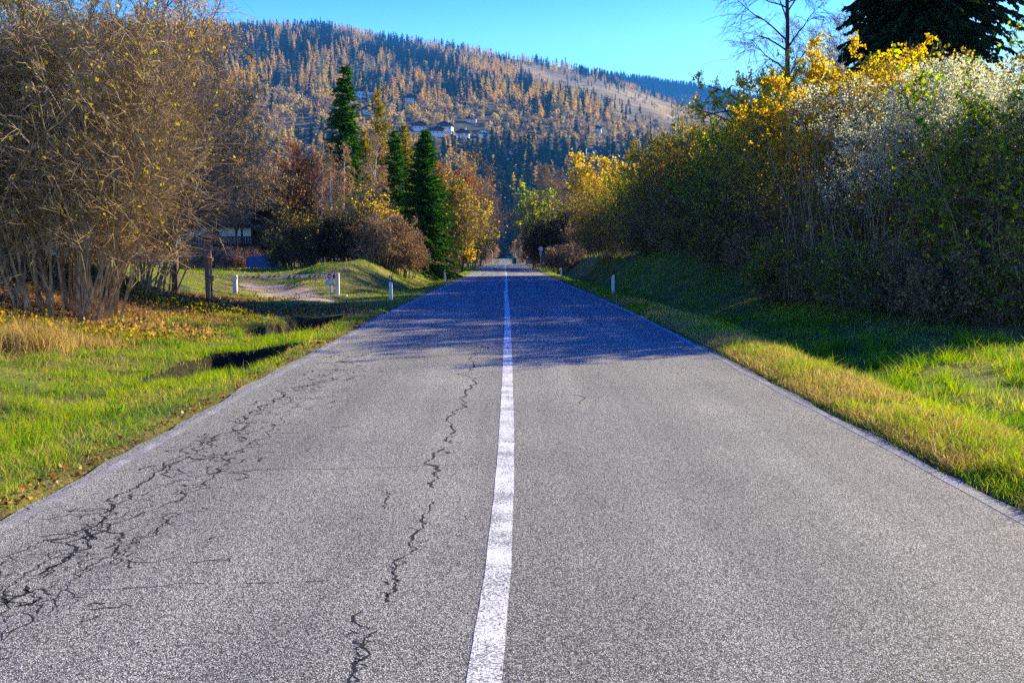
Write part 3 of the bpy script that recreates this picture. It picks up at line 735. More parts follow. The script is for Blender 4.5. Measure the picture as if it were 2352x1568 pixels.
names = {0: ('s', 'spruce_tree', 'far_spruce', 'dark blue-green spruce standing in the mixed woods on the mountainside', 'spruce', 'spruces on the mountainside'),
         1: ('l', 'larch_tree', 'far_larch', 'orange autumn larch standing in the mixed woods on the mountainside', 'larch', 'larches on the mountainside'),
         2: ('b', 'broadleaf_tree', 'far_broadleaf', 'pinkish brown round-crowned tree in the woods on the mountainside', 'tree', 'broadleaf trees on the mountainside')}
fb = {k_: MB() for k_ in range(3)}; tones = {k_: [] for k_ in range(3)}
tm = {k_: [new_mesh(names[k_][2], v_, [(f_, 0) for f_ in F_], [FM[names[k_][0]]]) for (v_, F_) in TPL[names[k_][0]]] for k_ in range(3)}
count = {0: 0, 1: 0, 2: 0}; rest = {0: [], 1: [], 2: []}
for q in order:
    k_ = int(kind[q])
    vis = (px[q] > 640) and (px[q] < 1640) and not (px[q] < 900 and py[q] > 330)
    if vis and count[k_] < (130 if k_ == 2 else 270):
        nm = names[k_]; o = bpy.data.objects.new(nm[1], tm[k_][int(rng.integers(0, 3))]); COL.objects.link(o)
        w_ = rng.uniform(.85, 1.2); o.location = (x[q], y[q], z[q]); o.scale = (hgt[q] * w_, hgt[q] * w_, hgt[q]); o.rotation_euler = (0, 0, rng.uniform(0, 6.28))
        tag(o, nm[3], nm[4], nm[5]); count[k_] += 1
    else: rest[k_].append(q)
allV, allF, allT, off = [], [], [], 0
for k_ in range(3):
    ids = np.array(rest[k_]); ch = rng.integers(0, 3, len(ids))
    for t_ in range(3):
        v_, F_ = TPL[names[k_][0]][t_]; qs = ids[ch == t_]; m_ = len(qs)
        a = rng.uniform(0, 2 * pi, m_); w_ = hgt[qs] * rng.uniform(.85, 1.2, m_)
        VX = (v_[None, :, 0] * np.cos(a)[:, None] - v_[None, :, 1] * np.sin(a)[:, None]) * w_[:, None] + x[qs][:, None]
        VY = (v_[None, :, 0] * np.sin(a)[:, None] + v_[None, :, 1] * np.cos(a)[:, None]) * w_[:, None] + y[qs][:, None]
        VZ = v_[None, :, 2] * hgt[qs][:, None] + z[qs][:, None]
        allV.append(np.stack([VX, VY, VZ], -1).reshape(-1, 3)); allT.append(np.repeat(rng.random(m_), len(v_)))
        for f_ in F_:
            allF.append(((f_[None] + (np.arange(m_) * len(v_))[:, None, None]).reshape(-1, f_.shape[1]) + off, k_))
        off += m_ * len(v_)
# the dark wood on the far ridge
m_ = 3600; uf = rng.uniform(.03, .36, m_); df = rng.uniform(4300, D2 + 20, m_); df[:1500] = rng.uniform(D2 - 120, D2 + 15, 1500)
xf, yf = uf * df, df; zf = FZ(xf, yf) - 1; v_, F_ = TPL['s'][1]; hf = rng.uniform(20, 32, m_); a = rng.uniform(0, 6.28, m_)
VX = (v_[None, :, 0] * np.cos(a)[:, None] - v_[None, :, 1] * np.sin(a)[:, None]) * hf[:, None] * 1.2 + xf[:, None]
VY = (v_[None, :, 0] * np.sin(a)[:, None] + v_[None, :, 1] * np.cos(a)[:, None]) * hf[:, None] * 1.2 + yf[:, None]
allV.append(np.stack([VX, VY, v_[None, :, 2] * hf[:, None] + zf[:, None]], -1).reshape(-1, 3)); allT.append(np.repeat(rng.random(m_), len(v_)))
for f_ in F_: allF.append(((f_[None] + (np.arange(m_) * len(v_))[:, None, None]).reshape(-1, f_.shape[1]) + off, 0))
me = new_mesh("forest", np.vstack(allV), allF, [M_FSPR, M_FLAR, M_FBRO], attr={"tone": ('float', np.concatenate(allT))})
tag(obj("forest", me), "mixed wood of orange larches and dark spruces covering the far mountainside", kind='stuff')

# ------------------------------------------------------------------ chalets on the mountainside
def chalet(style, label, loc, w, rz):
    r = root("chalet", loc, label, "house", "chalets on the mountainside", rz)
    d_, h1, h2 = w * .75, w * .22, w * .18
    obj("wall", MB().box((0, 0, h1 / 2 - 3), (w / 2, d_ / 2, h1 / 2 + 3)).mesh("chalet_wall", [M_STUCCO]), r)
    gb_ = MB().prism([(-w / 2, h1), (w / 2, h1), (w / 2, h1 + h2), (0, h1 + h2 + w * .2), (-w / 2, h1 + h2)], -d_ / 2 + .05, d_ / 2 - .05)
    obj("upper_storey", gb_.mesh("upper_storey", [M_STUCCO if style == 3 else M_DKWOOD]), r)
    e_ = w * .12; rf = MB()
    for sg in (-1, 1):
        rf.prism([(0, h1 + h2 + w * .22), (sg * (w / 2 + e_), h1 + h2 - e_ * .35), (sg * (w / 2 + e_), h1 + h2 - e_ * .35 + .5), (0, h1 + h2 + w * .22 + .5)][::sg], -d_ / 2 - 1.8, d_ / 2 + 1)
    ro = obj("roof", rf.mesh("roof", [M_ROOF]), r)
    obj("chimney", MB().box((w * .2, 0, h1 + h2 + w * .22), (.6, .6, 1.6)).mesh("chimney", [M_STUCCO]), ro)
    for k_ in range(4 if w > 22 else 3):
        wx = (k_ + .5) / (4 if w > 22 else 3) * w - w / 2
        obj("window", MB().box((wx, -d_ / 2 - .06, h1 * .5), (w * .045, .05, h1 * .22)).mesh("window", [M_GLASSD]), r)
        obj("window", MB().box((wx, -d_ / 2 + .0, h1 + h2 * .6), (w * .04, .12, h2 * .28)).mesh("window", [M_GLASSD]), r)
    obj("balcony", MB().box((0, -d_ / 2 - .7, h1 + .25), (w / 2, .6, .12)).box((0, -d_ / 2 - 1.25, h1 + .75), (w / 2, .06, .4)).mesh("balcony", [M_DKWOOD if style != 2 else M_STUCCO]), r)
    return r
HL = ["long white hotel-like chalet, highest of the left cluster behind the tall spruce top", "white chalet below the long white one, beside the tall spruce top",
      "chalet at the left end of the row above the dark spruce tip", "largest dark-gabled chalet, highest of the mid-slope row", "dark-roofed chalet lowest in the middle of the mid-slope row",
      "wide chalet second from the right end of the mid-slope row", "chalet with a sunlit cream gable at the right end of the mid-slope row", "small chalet between orange trees right of the larch top",
      "lone dark chalet among trees above the mid-slope row", "lone pale chalet among dark spruces above the end of the road", "left of two small white houses low on the right slope",
      "right of two small white houses low on the right slope", "small house high among tall spruces on the right slope"]
for (hx, hy, hw, st), (X0, Y0), lb in zip(HOUSES, HP, HL):
    w_ = hw * 1.3 / FP * Y0
    chalet(st, lb, (X0, Y0, MZ(X0, Y0) + 1), w_, rng.uniform(-.35, .35) - X0 / Y0)

# ------------------------------------------------------------------ masts on the ridge
def mast(px_, py_base, py_top, Ym, w, label):
    b_ = at(px_, py_base, Ym); H = at(px_, py_top, Ym)[2] - b_[2]
    r = root("lattice_mast", tuple(b_), label, "mast")
    m = MB()
    for sx_ in (-1, 1):
        for sy_ in (-1, 1): m.tube([(sx_ * w, sy_ * w, -15), (sx_ * w * .45, sy_ * w * .45, H)], .45, 4)
    ns = 8
    for k_ in range(ns):
        z0, z1 = H * k_ / ns, H * (k_ + 1) / ns; a0, a1 = w * (1 - .55 * k_ / ns), w * (1 - .55 * (k_ + 1) / ns); sg = 1 if k_ % 2 else -1
        m.tube([(-sg * a0, -a0, z0), (sg * a1, -a1, z1)], .3, 4).tube([(-sg * a0, a0, z0), (sg * a1, a1, z1)], .3, 4).tube([(-a1, -a1, z1), (a1, -a1, z1)], .3, 4)
    obj("tower", m.mesh("tower", [M_STEEL]), r)
    a_ = MB().tube([(0, 0, H), (0, 0, H * 1.12)], .4, 4)
    for k_ in range(3): a_.box((0, -w * .7, H * (.72 + .12 * k_)), (w * .7, .6, 1.4))
    obj("antenna", a_.mesh("antenna", [M_SIGNWHITE]), r)
mast(1299, 158, 132, 3380, 3.2, "tall lattice mast on the mountain ridge in front of the sky")
mast(1338, 168, 158, 3390, 1.2, "thin short mast on the ridge just right of the tall lattice mast")
mast(1376, 180, 168, 3395, 1.4, "thin mast on the ridge at the edge of the bare saddle")
# ================================================================== NEAR AND MIDDLE VEGETATION
def tmesh(name, sets, m, sides=3):
    b_ = MB()
    for (P, R) in sets:
        V, F = tubes(P, R, sides); b_.add(V, F)
    return b_.mesh(name, [m], smooth=False)
def shrub_parts(H, W, stems=26, lean=.35, n1=9, n2=7, n3=4, tw=.010, leaves=0, lsize=.05, lmat=None, bmat=None, lz=(0, 1), baser=.5, r0=.035, stemrand=.3, fl=None, tl=1.0, up=.06, arch=0.0, low=.18, ang=.75, upb=.10):
    """many-stemmed shrub of height H, crown radius W; returns meshes (stems, foliage)"""
    a = rng.uniform(0, 2 * pi, stems); rr = baser * np.sqrt(rng.random(stems))
    p = np.stack([rr * np.cos(a), rr * np.sin(a), np.full(stems, -.15)], -1)
    k_ = rng.uniform(.15, 1.0, stems); tilt = lean * k_ * W / H * 2.2
    d = np.stack([np.cos(a) * tilt, np.sin(a) * tilt, np.ones(stems)], -1)
    L = H * rng.uniform(1 - stemrand, 1.05, stems) * (1 + .12 * tilt)
    P0 = grow(p, d, L, 9, .085, up - arch); R0 = taper(r0 * rng.uniform(.5, 1.15, stems), .004, 10)
    s1, d1, t1 = spawn(P0, n1, low, .98, ang); L1 = np.repeat(L, n1) * .42 * (1.15 - t1) * rng.uniform(.6, 1.2, len(t1)) + .15
    d1[:, 2] = d1[:, 2] * .8 + upb
    P1 = grow(s1, d1, L1, 5, .15, .05 - arch); R1 = taper(np.maximum(tw, .32 * r0 * (1.1 - t1)), tw * .5, 6)
    s2, d2, t2 = spawn(P1, n2, .15, 1, .7); L2 = np.repeat(L1, n2) * .42 * rng.uniform(.5, 1.2, len(t2)) + .10
    P2 = grow(s2, d2, L2, 3, .2, .02 - arch); R2 = taper(tw * .8, tw * .4, 4, len(P2))
    sets = [(P0, R0), (P1, R1), (P2, R2)]
    PT = P2
    if n3:
        s3, d3, t3 = spawn(P2, n3, .1, 1, .7); L3 = np.repeat(L2, n3) * .5 * rng.uniform(.5, 1.2, len(t3)) + .06
        P3 = grow(s3, d3, L3 * tl, 2, .2, 0.0); R3 = taper(tw * .6, tw * .35, 3, len(P3)); sets.append((P3, R3)); PT = P3
    st = tmesh("stems", sets, bmat or M_TWIG)
    fo = None
    if leaves:
        C = pts_on(PT, int(leaves * 1.6)); zz = C[:, 2] / H
        w = np.clip((zz - lz[0]) / max(.01, lz[1] - lz[0]), 0, 1); C = C[rng.random(len(C)) < w + .04][:leaves]
        V, F = leaf_quads(C, lsize * rng.uniform(.6, 1.3, len(C)), 1.4, .3); fo = new_mesh("foliage", V, [(F, 0)], [lmat])
    return st, fo
def plant(name, loc, label, cat, parts, group=None, rz=0.0, scale=1.0, names_=("stems", "foliage")):
    r = root(name, loc, label, cat, group, rz); r.scale = scale if hasattr(scale, '__len__') else (scale,) * 3
    for nm, me in zip(names_, parts):
        if me is not None: obj(nm, me, r)
    return r
def gz(x, y): return float(G(x, y))
def base_at(px, Y_):
    x = float(at(px, 560, Y_)[0]); return (x, Y_, gz(x, Y_))
def hfor(px, py_top, Y_):
    b_ = base_at(px, Y_); return float(at(px, py_top, Y_)[2] - b_[2])

# ---- left: the great many-stemmed hazel and its neighbours
B = base_at(150, 20.5)
plant("hazel_shrub", B, "huge bare many-stemmed hazel on the left bank with a few yellow leaves left", "shrub",
      shrub_parts(6.5, 3.0, 85, .40, 11, 10, 4, .0068, 6500, .055, M_LHAZ, M_TWIG, (0, .5), 1.05, .028, .3, low=.12, ang=.45, upb=.32), rz=.3)
B = base_at(-130, 19.0)
plant("hazel_shrub", B, "bare hazel cut by the left frame edge beside the huge one", "shrub",
      shrub_parts(5.9, 2.6, 34, .4, 12, 9, 4, .0085, 3500, .055, M_LHAZ, M_TWIG, (0, .5), .8, .028, .25))
B = base_at(315, 26.0)
plant("hazel_shrub", B, "bare spreading shrub behind the wooden post, its branches reaching over the barrier", "shrub",
      shrub_parts(5.7, 3.2, 46, .6, 14, 10, 4, .0075, 2600, .055, M_LHAZ, M_TWIG, (0, .5), 1.0, .028, .35, arch=.01, low=.22, ang=.65, upb=.2))
B = base_at(10, 27.0)
plant("hazel_shrub", B, "tall bare shrub filling the gap behind the two nearest hazels", "shrub",
      shrub_parts(7.2, 3.2, 28, .4, 12, 9, 4, .0095, 4200, .06, M_LHAZ, M_TWIG, (0, .5), .8, .030, .3))
B = base_at(215, 31.0)
plant("hazel_shrub", B, "pinkish brown bare shrub behind the huge hazel and left of the birch trunk", "shrub",
      shrub_parts(7.4, 3.0, 24, .4, 12, 9, 4, .0105, 2500, .06, M_LHAZ, M_TWIGP, (0, .5), .7, .045, .3))

# ---- birch: white trunk, hanging twigs with yellow leaves
def birch_parts(H, W, r0=.13, nb=34, hang=.30, leaves=9000, tw=.006, lsz=.045, nt=14, lean=(0, 0), lmat=None, t0=.3, tmat=None, twm=None):
    P0 = grow(np.array([[0, 0, -.2]]), np.array([[lean[0], lean[1], 1.]]), np.array([H]), 16, .03, .02); R0 = taper(np.array([r0]), .012, 17)
    s1, d1, t1 = spawn(P0, nb, t0, .97, .85); L1 = W * (1.25 - t1) * rng.uniform(.6, 1.1, nb); d1[:, 2] = np.abs(d1[:, 2]) + .25
    P1 = grow(s1, d1, L1, 8, .13, -.02); R1 = taper(np.maximum(.012, .42 * r0 * (1.1 - t1)), .006, 9)
    b_ = MB(); V, F = tubes(P0, R0, 8); b_.add(V, F, 0); V, F = tubes(P1, R1, 5); b_.add(V, F, 1)
    tr = b_.mesh("trunk", [tmat or M_BIRCH, M_TRUNKD if tmat is None else tmat])
    s2, d2, t2 = spawn(P1, nt, .2, 1, .7); L2 = np.repeat(L1, nt) * .35 * rng.uniform(.5, 1.3, len(t2)) + .2
    P2 = grow(s2, d2, L2, 5, .12, -hang * .5); R2 = taper(tw, tw * .5, 6, len(P2))
    s3, d3, t3 = spawn(P2, 5, .2, 1, .5); L3 = np.repeat(L2, 5) * .7 * rng.uniform(.4, 1.3, len(t3))
    P3 = grow(s3, d3, L3, 4, .1, -hang); R3 = taper(tw * .6, tw * .4, 5, len(P3))
    c_ = MB(); V, F = tubes(P2, R2, 3); c_.add(V, F, 0); V, F = tubes(P3, R3, 3); c_.add(V, F, 0)
    C = pts_on(P3, leaves); V, F = leaf_quads(C, lsz * rng.uniform(.6, 1.3, leaves), 1.2, 1.0); c_.add(V, F, 1)
    return tr, c_.mesh("crown", [twm or M_TWIGP, lmat or M_LBIR])
B = base_at(400, 31.0)
plant("birch_tree", B, "tall white-barked birch with hanging twigs and last yellow leaves, rising out of the frame", "tree",
      birch_parts(15, 4.4, .125, 46, .34, 20000, .0065, .05, 15, (.0, 0), t0=.36), names_=("trunk", "crown"))
for px_, Y_, lb in ((40, 33, "dark bare tree with a thick trunk at the top left, leftmost of three"), (95, 31, "dark bare tree at the top left, middle of three"), (-60, 36, "dark bare tree whose branches enter at the top left corner")):
    B = base_at(px_, Y_)
    plant("bare_tree", B, lb, "tree", birch_parts(14, 4.0, .15, 34, .12, 5000, .008, .05, 11, (0, 0), M_LBIR, .35, M_TRUNKD, M_TWIGD), "bare trees behind the left shrubs", names_=("trunk", "crown"))
B = base_at(545, 68.0)
plant("bare_tree", B, "grey-brown bare tree with arching branches right of the white birch", "tree",
      birch_parts(hfor(545, 215, 68.0), 5.0, .12, 46, .10, 3500, .013, .09, 16, (0, 0), M_LBIR, .22, M_TRUNKD, M_TWIG), names_=("trunk", "crown"))
B = base_at(500, 88.0)
plant("bare_tree", B, "pinkish bare tree behind the arching one, left of the mountain view", "tree",
      birch_parts(12.5, 6, .14, 44, .12, 4000, .016, .09, 14, (0, 0), M_LBIR, .15, M_TRUNKD, M_TWIGP), names_=("trunk", "crown"))

# ---- spruce
def spruce_parts(H, W, nb=420, sprays=26000, nmat=None, ssz=.16, t0=.04, droop=.25, r0=.16, power=.85, full=1.0, up=.12, rl=.62):
    P0 = grow(np.array([[0, 0, -.2]]), np.array([[0., 0, 1]]), np.array([H + .2]), 12, .012, .02); R0 = taper(np.array([r0]), .012, 13)
    t = t0 + (1 - t0) * rng.random(nb) ** 1.05; t = np.minimum(t, .985)
    wh = np.round(t * H / .42) * .42 / H; t = np.where(rng.random(nb) < .75, np.clip(wh + .012 * rng.normal(size=nb), t0, .985), t)
    i_ = t * 12; ii = np.minimum(i_.astype(int), 11); s1 = P0[0][ii] * (1 - (i_ - ii))[:, None] + P0[0][ii + 1] * (i_ - ii)[:, None]
    a = rng.uniform(0, 2 * pi, nb); lobes = 1 + .14 * np.sin(a * 3 + 5 * t) + .16 * vnoise(a * 1.2, t * 9)
    L1 = (W * (1 - t) ** power * rng.uniform(rl, 1.15, nb) * lobes + .12)
    d1 = np.stack([np.cos(a), np.sin(a), np.interp(t, [0, .5, 1], [-.12, .12, .9])], -1)
    P1 = grow(s1, d1, L1, 6, .07, -droop * .25); P1[:, -2:, 2] += (up * L1 * .12)[:, None] * np.array([.4, 1.0])
    R1 = taper(np.maximum(.010, .02 * L1), .006, 7)
    b_ = MB(); V, F = tubes(P0, R0, 7); b_.add(V, F); V, F = tubes(P1, R1, 3); b_.add(V, F); tr = b_.mesh("trunk", [M_TRUNKD])
    w = L1 / L1.sum(); r_ = rng.choice(nb, sprays, p=w); tt = rng.random(sprays) ** .8 * 6; i2 = np.minimum(tt.astype(int), 5); f = (tt - i2)[:, None]
    A = P1[r_, i2]; Bq = P1[r_, i2 + 1]; C = A * (1 - f) + Bq * f; T = nrm(Bq - A)
    side = nrm(np.cross(T, np.array([0, 0, 1.]))) * rng.choice([-1, 1], sprays)[:, None]
    dn = rng.uniform(0, 1, (sprays, 1))
    D = nrm(T * .9 + side * rng.uniform(.1, 1.1, (sprays, 1)) + np.array([0, 0, -1]) * dn * (.5 + droop) + .25 * rng.normal(size=(sprays, 3)))
    wv = nrm(np.cross(D, rng.normal(size=(sprays, 3)))); ln = (ssz * rng.uniform(.6, 1.5, sprays) * (1 - .35 * tt / 6))[:, None]; hw = ln * .20
    V = np.stack([C, C + D * ln * .5 + wv * hw, C + D * ln, C + D * ln * .5 - wv * hw], 1).reshape(-1, 3)
    cr = new_mesh("crown", V, [(np.arange(sprays * 4).reshape(-1, 4), 0)], [nmat or M_NSPR])
    return tr, cr
TN = ("trunk", "crown")
Yd = 69.0; B = base_at(972, Yd)
plant("spruce_tree", B, "dense dark green spruce in front of the left-hand grove, nearest to the road", "tree", spruce_parts(hfor(945, 285, Yd), 2.9, 800, 90000, M_NSPR, .20, .02, .25, .14, .80), names_=TN)
Yd = 80.0; B = base_at(785, Yd)
plant("spruce_tree", B, "tallest spruce of the grove, its top standing before the mountain", "tree", spruce_parts(hfor(780, 148, Yd), 2.6, 560, 46000, M_NSPR, .26, .15, .5, .2, .62), names_=TN)
for px_, top, Yd, W, nm_, lb in ((822, 262, 84, 1.9, 's', "dark spruce between the tallest spruce and the yellow larch"), (905, 300, 78, 1.9, 's', "slim spruce touching the left of the dense dark green one"),
                            (878, 208, 86, 2.3, 'l', "tall golden larch, highest yellow tree of the grove"), (935, 285, 90, 2.1, 'l', "yellow-green larch behind the tip of the dense dark spruce"),
                            (845, 300, 82, 2.0, 'l', "olive green larch low in the middle of the grove")):
    B = base_at(px_, Yd)
    plant("spruce_tree" if nm_ == 's' else "larch_tree", B, lb, "tree", spruce_parts(hfor(px_, top, Yd), W, 420, 26000 if nm_ == 's' else 24000, M_NSPR if nm_ == 's' else M_NLAR, .24 if nm_ == 's' else .17, .12, .3, .16, .72 if nm_ == 's' else .6), names_=TN)
# white birches of the grove
for px_, top, Yd, lb in ((742, 320, 74, "thin white birch at the left of the grove"), (792, 322, 72, "white birch leaning left in front of the tallest spruce"), (768, 350, 70, "slim birch stem between the two white birches"),
                         (850, 300, 71, "forked white birch with drooping grey twigs in front of the larches")):
    B = base_at(px_, Yd)
    plant("birch_tree", B, lb, "tree", birch_parts(hfor(px_, top, Yd), 2.2, .10, 26, .35, 900, .012, .07, 12, (-.02 if px_ != 850 else .05, 0), M_LBIR, .35, M_BIRCH, M_TWIGP), "birches of the grove", names_=TN)
for px_, top, Yd, mt, lm, lb in ((715, 335, 86, M_TWIGR, M_LRUST, "rust-brown bare tree at the left edge of the grove"), (660, 380, 84, M_TWIGD, M_LBROWN, "dusky bare tree behind the chalet balcony"), (610, 400, 92, M_TWIGP, M_LBROWN, "brown leafless tree behind the chalet roof"),
                             (700, 420, 76, M_TWIGD, M_LBROWN, "dark bare bushy tree behind the rounded hedge"), (640, 470, 80, M_TWIGD, M_LBROWN, "low dark bare tree right of the chalet")):
    B = base_at(px_, Yd); H_ = hfor(px_, top, Yd)
    plant("bare_tree", B, lb, "tree", shrub_parts(H_, H_ * .42, 9, .35, 16, 12, 5, .017, 3500, .10, lm, mt, (0, .4), .3, .08, .2), "bare trees of the grove")
# yellow bush and brown bushes at the foot of the grove
for px_, top, Yd, Wm, lm, bm, nl, ls, lb in ((855, 432, 66, 1.6, M_LGOLD, M_TWIG, 7000, .09, "golden-leaved bush left of the dense dark spruce"),
                             (735, 482, 55, 2.4, M_LOLIVE, M_TWIGD, 5500, .06, "dark rounded bush on the grass bank behind the barrier"),
                             (795, 486, 56, 1.7, M_LOLIVE, M_TWIGD, 2600, .06, "tall dark bush at the right end of the rounded hedge"),
                             (680, 520, 58, 1.6, M_LGREEN, M_TWIGD, 4200, .06, "low green bush at the left end of the rounded hedge"),
                             (865, 495, 55, 1.35, M_LBROWN, M_TWIG, 8000, .06, "sunlit tan bush on top of the bank"),
                             (922, 535, 56.5, 1.0, M_LBROWN, M_TWIG, 5500, .06, "lower sunlit tan bush next to the dense dark spruce"),
                             (880, 500, 59, .9, M_LGOLD, M_TWIG, 2600, .07, "yellowish bush between the tan bushes and the dark spruce")):
    B = base_at(px_, Yd); H_ = hfor(px_, top, Yd)
    plant("bush", B, lb, "bush", shrub_parts(H_, Wm, 34, .42, 13, 8, 4, .010, nl, ls, lm, bm, (0, .3), 1.0, .03, .35), "bushes at the foot of the grove")
for px_, top, Yd, Wm, lb in ((520, 572, 66, 1.8, "brown scrub below the left end of the balcony"), (590, 572, 67, 1.8, "brown scrub below the balcony corner"), (450, 560, 62, 2.0, "brown scrub left of the chalet behind the hazel")):
    B = base_at(px_, Yd); H_ = max(1.0, hfor(px_, top, Yd))
    plant("bush", B, lb, "bush", shrub_parts(H_, Wm, 34, .5, 10, 7, 3, .011, 2200, .06, M_LBROWN, M_TWIGP, (0, .3), 1.1, .02, .35), "scrub in front of the chalet")
# trees on the left side of the road farther on
for px_, top, Yd, Wk, lm, bm, nl, lb in ((1030, 378, 98, .30, M_LRUST, M_TWIG, 6000, "tree with a rust-red top right of the dense dark spruce"), (1052, 405, 90, .36, M_LOLIVE, M_TWIG, 9000, "olive and gold leaved tree behind the triangular signs"),
                             (1078, 362, 128, .30, M_LBROWN, M_TWIG, 5000, "tall grey-brown tree behind the olive tree"), (1105, 395, 140, .24, M_LBROWN, M_TWIGP, 2500, "slim pinkish birch-like tree left of the road gap"),
                             (1090, 470, 112, .42, M_LGOLD, M_TWIG, 6500, "golden low-branched tree above the small square sign"), (1062, 520, 96, .5, M_LGOLD, M_TWIGD, 4200, "low orange-leaved bushy tree beside the triangular signs")):
    B = base_at(px_ - 4, Yd); H_ = hfor(px_, top, Yd)
    plant("broadleaf_tree", B, lb, "tree", shrub_parts(H_, H_ * Wk, 7, .35, 20, 12, 5, .016, nl, .13, lm, bm, (0, .25), .25, .09, .2), "trees left of the road")

# ---- right: the hedge bank
HB = [(19, 30, 0), (15.2, 26.5, 0), (12.6, 25.0, 0), (12.0, 29.5, 0), (11.2, 33.5, 0), (10.7, 38, 0), (10.3, 43, 0), (10.0, 48, 0), (9.6, 53, 0), (9.2, 58, 0), (8.9, 63, 0), (8.6, 68, 0), (8.3, 72.5, 0), (8.0, 76.5, 0), (7.9, 80, 0)]
v_brown = [shrub_parts(6.6, 2.9, 46, .5, 12, 8, 4, .0085, 24000, .075, M_LOLIVE, M_TWIGH, (.0, .3), 1.7, .024, .45, low=.01) for _ in range(2)]
v_green = [shrub_parts(6.3, 2.9, 44, .55, 12, 8, 4, .0085, 26000, .085, M_LGREEN, M_TWIGH, (0, .3), 1.6, .024, .4, low=.01) for _ in range(2)]
v_gold = [shrub_parts(7.3, 3.0, 40, .5, 12, 8, 4, .0085, 60000, .062, M_LGOLD, M_TWIGH, (.2, .9), 1.5, .028, .35, low=.01) for _ in range(2)]
hl = ["out of the frame at the near end", "at the right frame edge, set back", "nearest green one at the right frame edge", "second from the near end", "tallest and golden",
      "behind the tallest golden one", "green and brown, in the middle of the bank", "bronze, just beyond the middle", "thinly leaved, below the dead branch", "with a golden tip, beyond the middle",
      "brown, past the golden tip", "dark, three before the far end", "dark, two before the far end", "dark, next to the far end", "dark, at the far end beside the sunlit grass"]
hv = ['g', 'g', 'g', 'b', 'y', 'y', 'g', 'b', 'b', 'y', 'g', 'b', 'b', 'b', 'b']
hs = [.7, .75, .98, .95, 1.0, 1.0, .93, .87, .84, .82, .79, .77, .77, .78, .80]
used = {'b': 0, 'g': 0, 'y': 0}
for q, (hx, hy, _) in enumerate(HB):
    v = {'b': v_brown, 'g': v_green, 'y': v_gold}[hv[q]][used[hv[q]] % 2]; used[hv[q]] += 1
    hx2 = hx + float(xc(hy))
    plant("hedge_shrub", (hx2, hy, gz(hx2, hy)), "hedge shrub on the right bank, " + hl[q], "shrub", v, "hedge shrubs along the right bank", rng.uniform(0, 6.28), (hs[q] * 1.0, hs[q] * 1.0, hs[q]))
# a second row on top of the bank
H2 = [(14.0, 40.5, 'y', .95), (13.2, 47, 'b', 1.05), (12.8, 53, 'b', 1.0), (12.4, 59, 'g', 1.0), (12.0, 65, 'b', .9)]
h2l = ["nearest, golden", "second", "third", "fourth, green", "last, farthest"]
for q, (hx, hy, v_, s_) in enumerate(H2):
    v = {'b': v_brown, 'g': v_green, 'y': v_gold}[v_][q % 2]
    plant("hedge_shrub", (hx, hy, gz(hx, hy)), "back-row shrub on top of the right bank, " + h2l[q], "shrub", v, "back row shrubs on the right bank", rng.uniform(0, 6.28), s_)
for q, (px_, Y_, W_, lm, lb) in enumerate(((2340, 23.2, 1.5, M_LGREEN, "nearest, at the right frame edge"), (2200, 24.0, 1.4, M_LBROWN, "second, brown"), (2060, 26.0, 1.5, M_LGREEN, "third, green"), (1950, 28.5, 1.4, M_LOLIVE, "fourth"),
                               (1850, 31.5, 1.4, M_LGREEN, "fifth, green"), (1770, 35.5, 1.4, M_LBROWN, "sixth, brown"), (1690, 40, 1.5, M_LOLIVE, "seventh"), (1620, 45, 1.5, M_LOLIVE, "eighth"), (1560, 51, 1.5, M_LBROWN, "ninth"), (1500, 58, 1.5, M_LOLIVE, "last, farthest"))):
    B = base_at(px_, Y_)
    plant("bramble_bush", B, "low bramble at the foot of the right hedge, " + lb, "bush", shrub_parts(1.9, W_, 44, .8, 9, 6, 3, .007, 7000, .06, lm, M_TWIGH, (0, .2), 1.2, -.02, .5, low=.02), "brambles at the foot of the right hedge")
# pale seed heads of the climber over the hedge
def fluff(cx, cy, cz, rx, ry_, rz_, n, label):
    r = root("clematis_vine", (cx, cy, gz(cx, cy)), label, "climbing plant", "climbers over the hedge")
    z0 = cz - gz(cx, cy)
    d = nrm(rng.normal(size=(n // 28, 3))); cc = d * (rng.random(n // 28) ** .33)[:, None] * np.array([rx, ry_, rz_]) + np.array([0, 0, z0])
    C = np.repeat(cc, 28, 0) + rng.normal(0, 1, (len(cc) * 28, 3)) * np.repeat(rng.uniform(.04, .13, len(cc)), 28)[:, None]
    V, F = leaf_quads(C, .040 * rng.uniform(.6, 1.4, len(C)), 1.0); obj("seed_heads", new_mesh("seed_heads", V, [(F, 0)], [M_FLUFF]), r)
    pb = np.stack([rng.uniform(-rx, rx, 26), rng.uniform(-.8, .8, 26), np.zeros(26)], -1)
    P = grow(pb, np.tile([0, 0, 1.], (26, 1)), z0 + rz_ * rng.uniform(.2, 1, 26), 10, .12, .03); obj("stems", tmesh("vine_stems", [(P, taper(.012, .004, 11, 26))], M_TWIG), r)
for (px_, py_, Y_, rx, rz_, n, lb) in ((2190, 235, 25.0, 1.8, 1.1, 14000, "whitest mass of feathery seed heads at the top of the hedge near the right edge"), (2330, 270, 23.6, 1.3, 1.4, 9000, "feathery white seed heads cut by the right frame edge"),
                                    (2080, 330, 26.3, 1.8, 1.3, 10000, "feathery seed heads spread over the middle of the hedge top"), (2000, 410, 27.6, 1.5, 1.0, 4500, "sparse bluish seed heads hanging lowest on the hedge"), (1960, 255, 28.6, 1.9, .9, 5000, "pale seed heads mixed with the golden leaves")):
    p = at(px_, py_, Y_); fluff(p[0], p[1], p[2], rx, 1.0, rz_, n, lb)
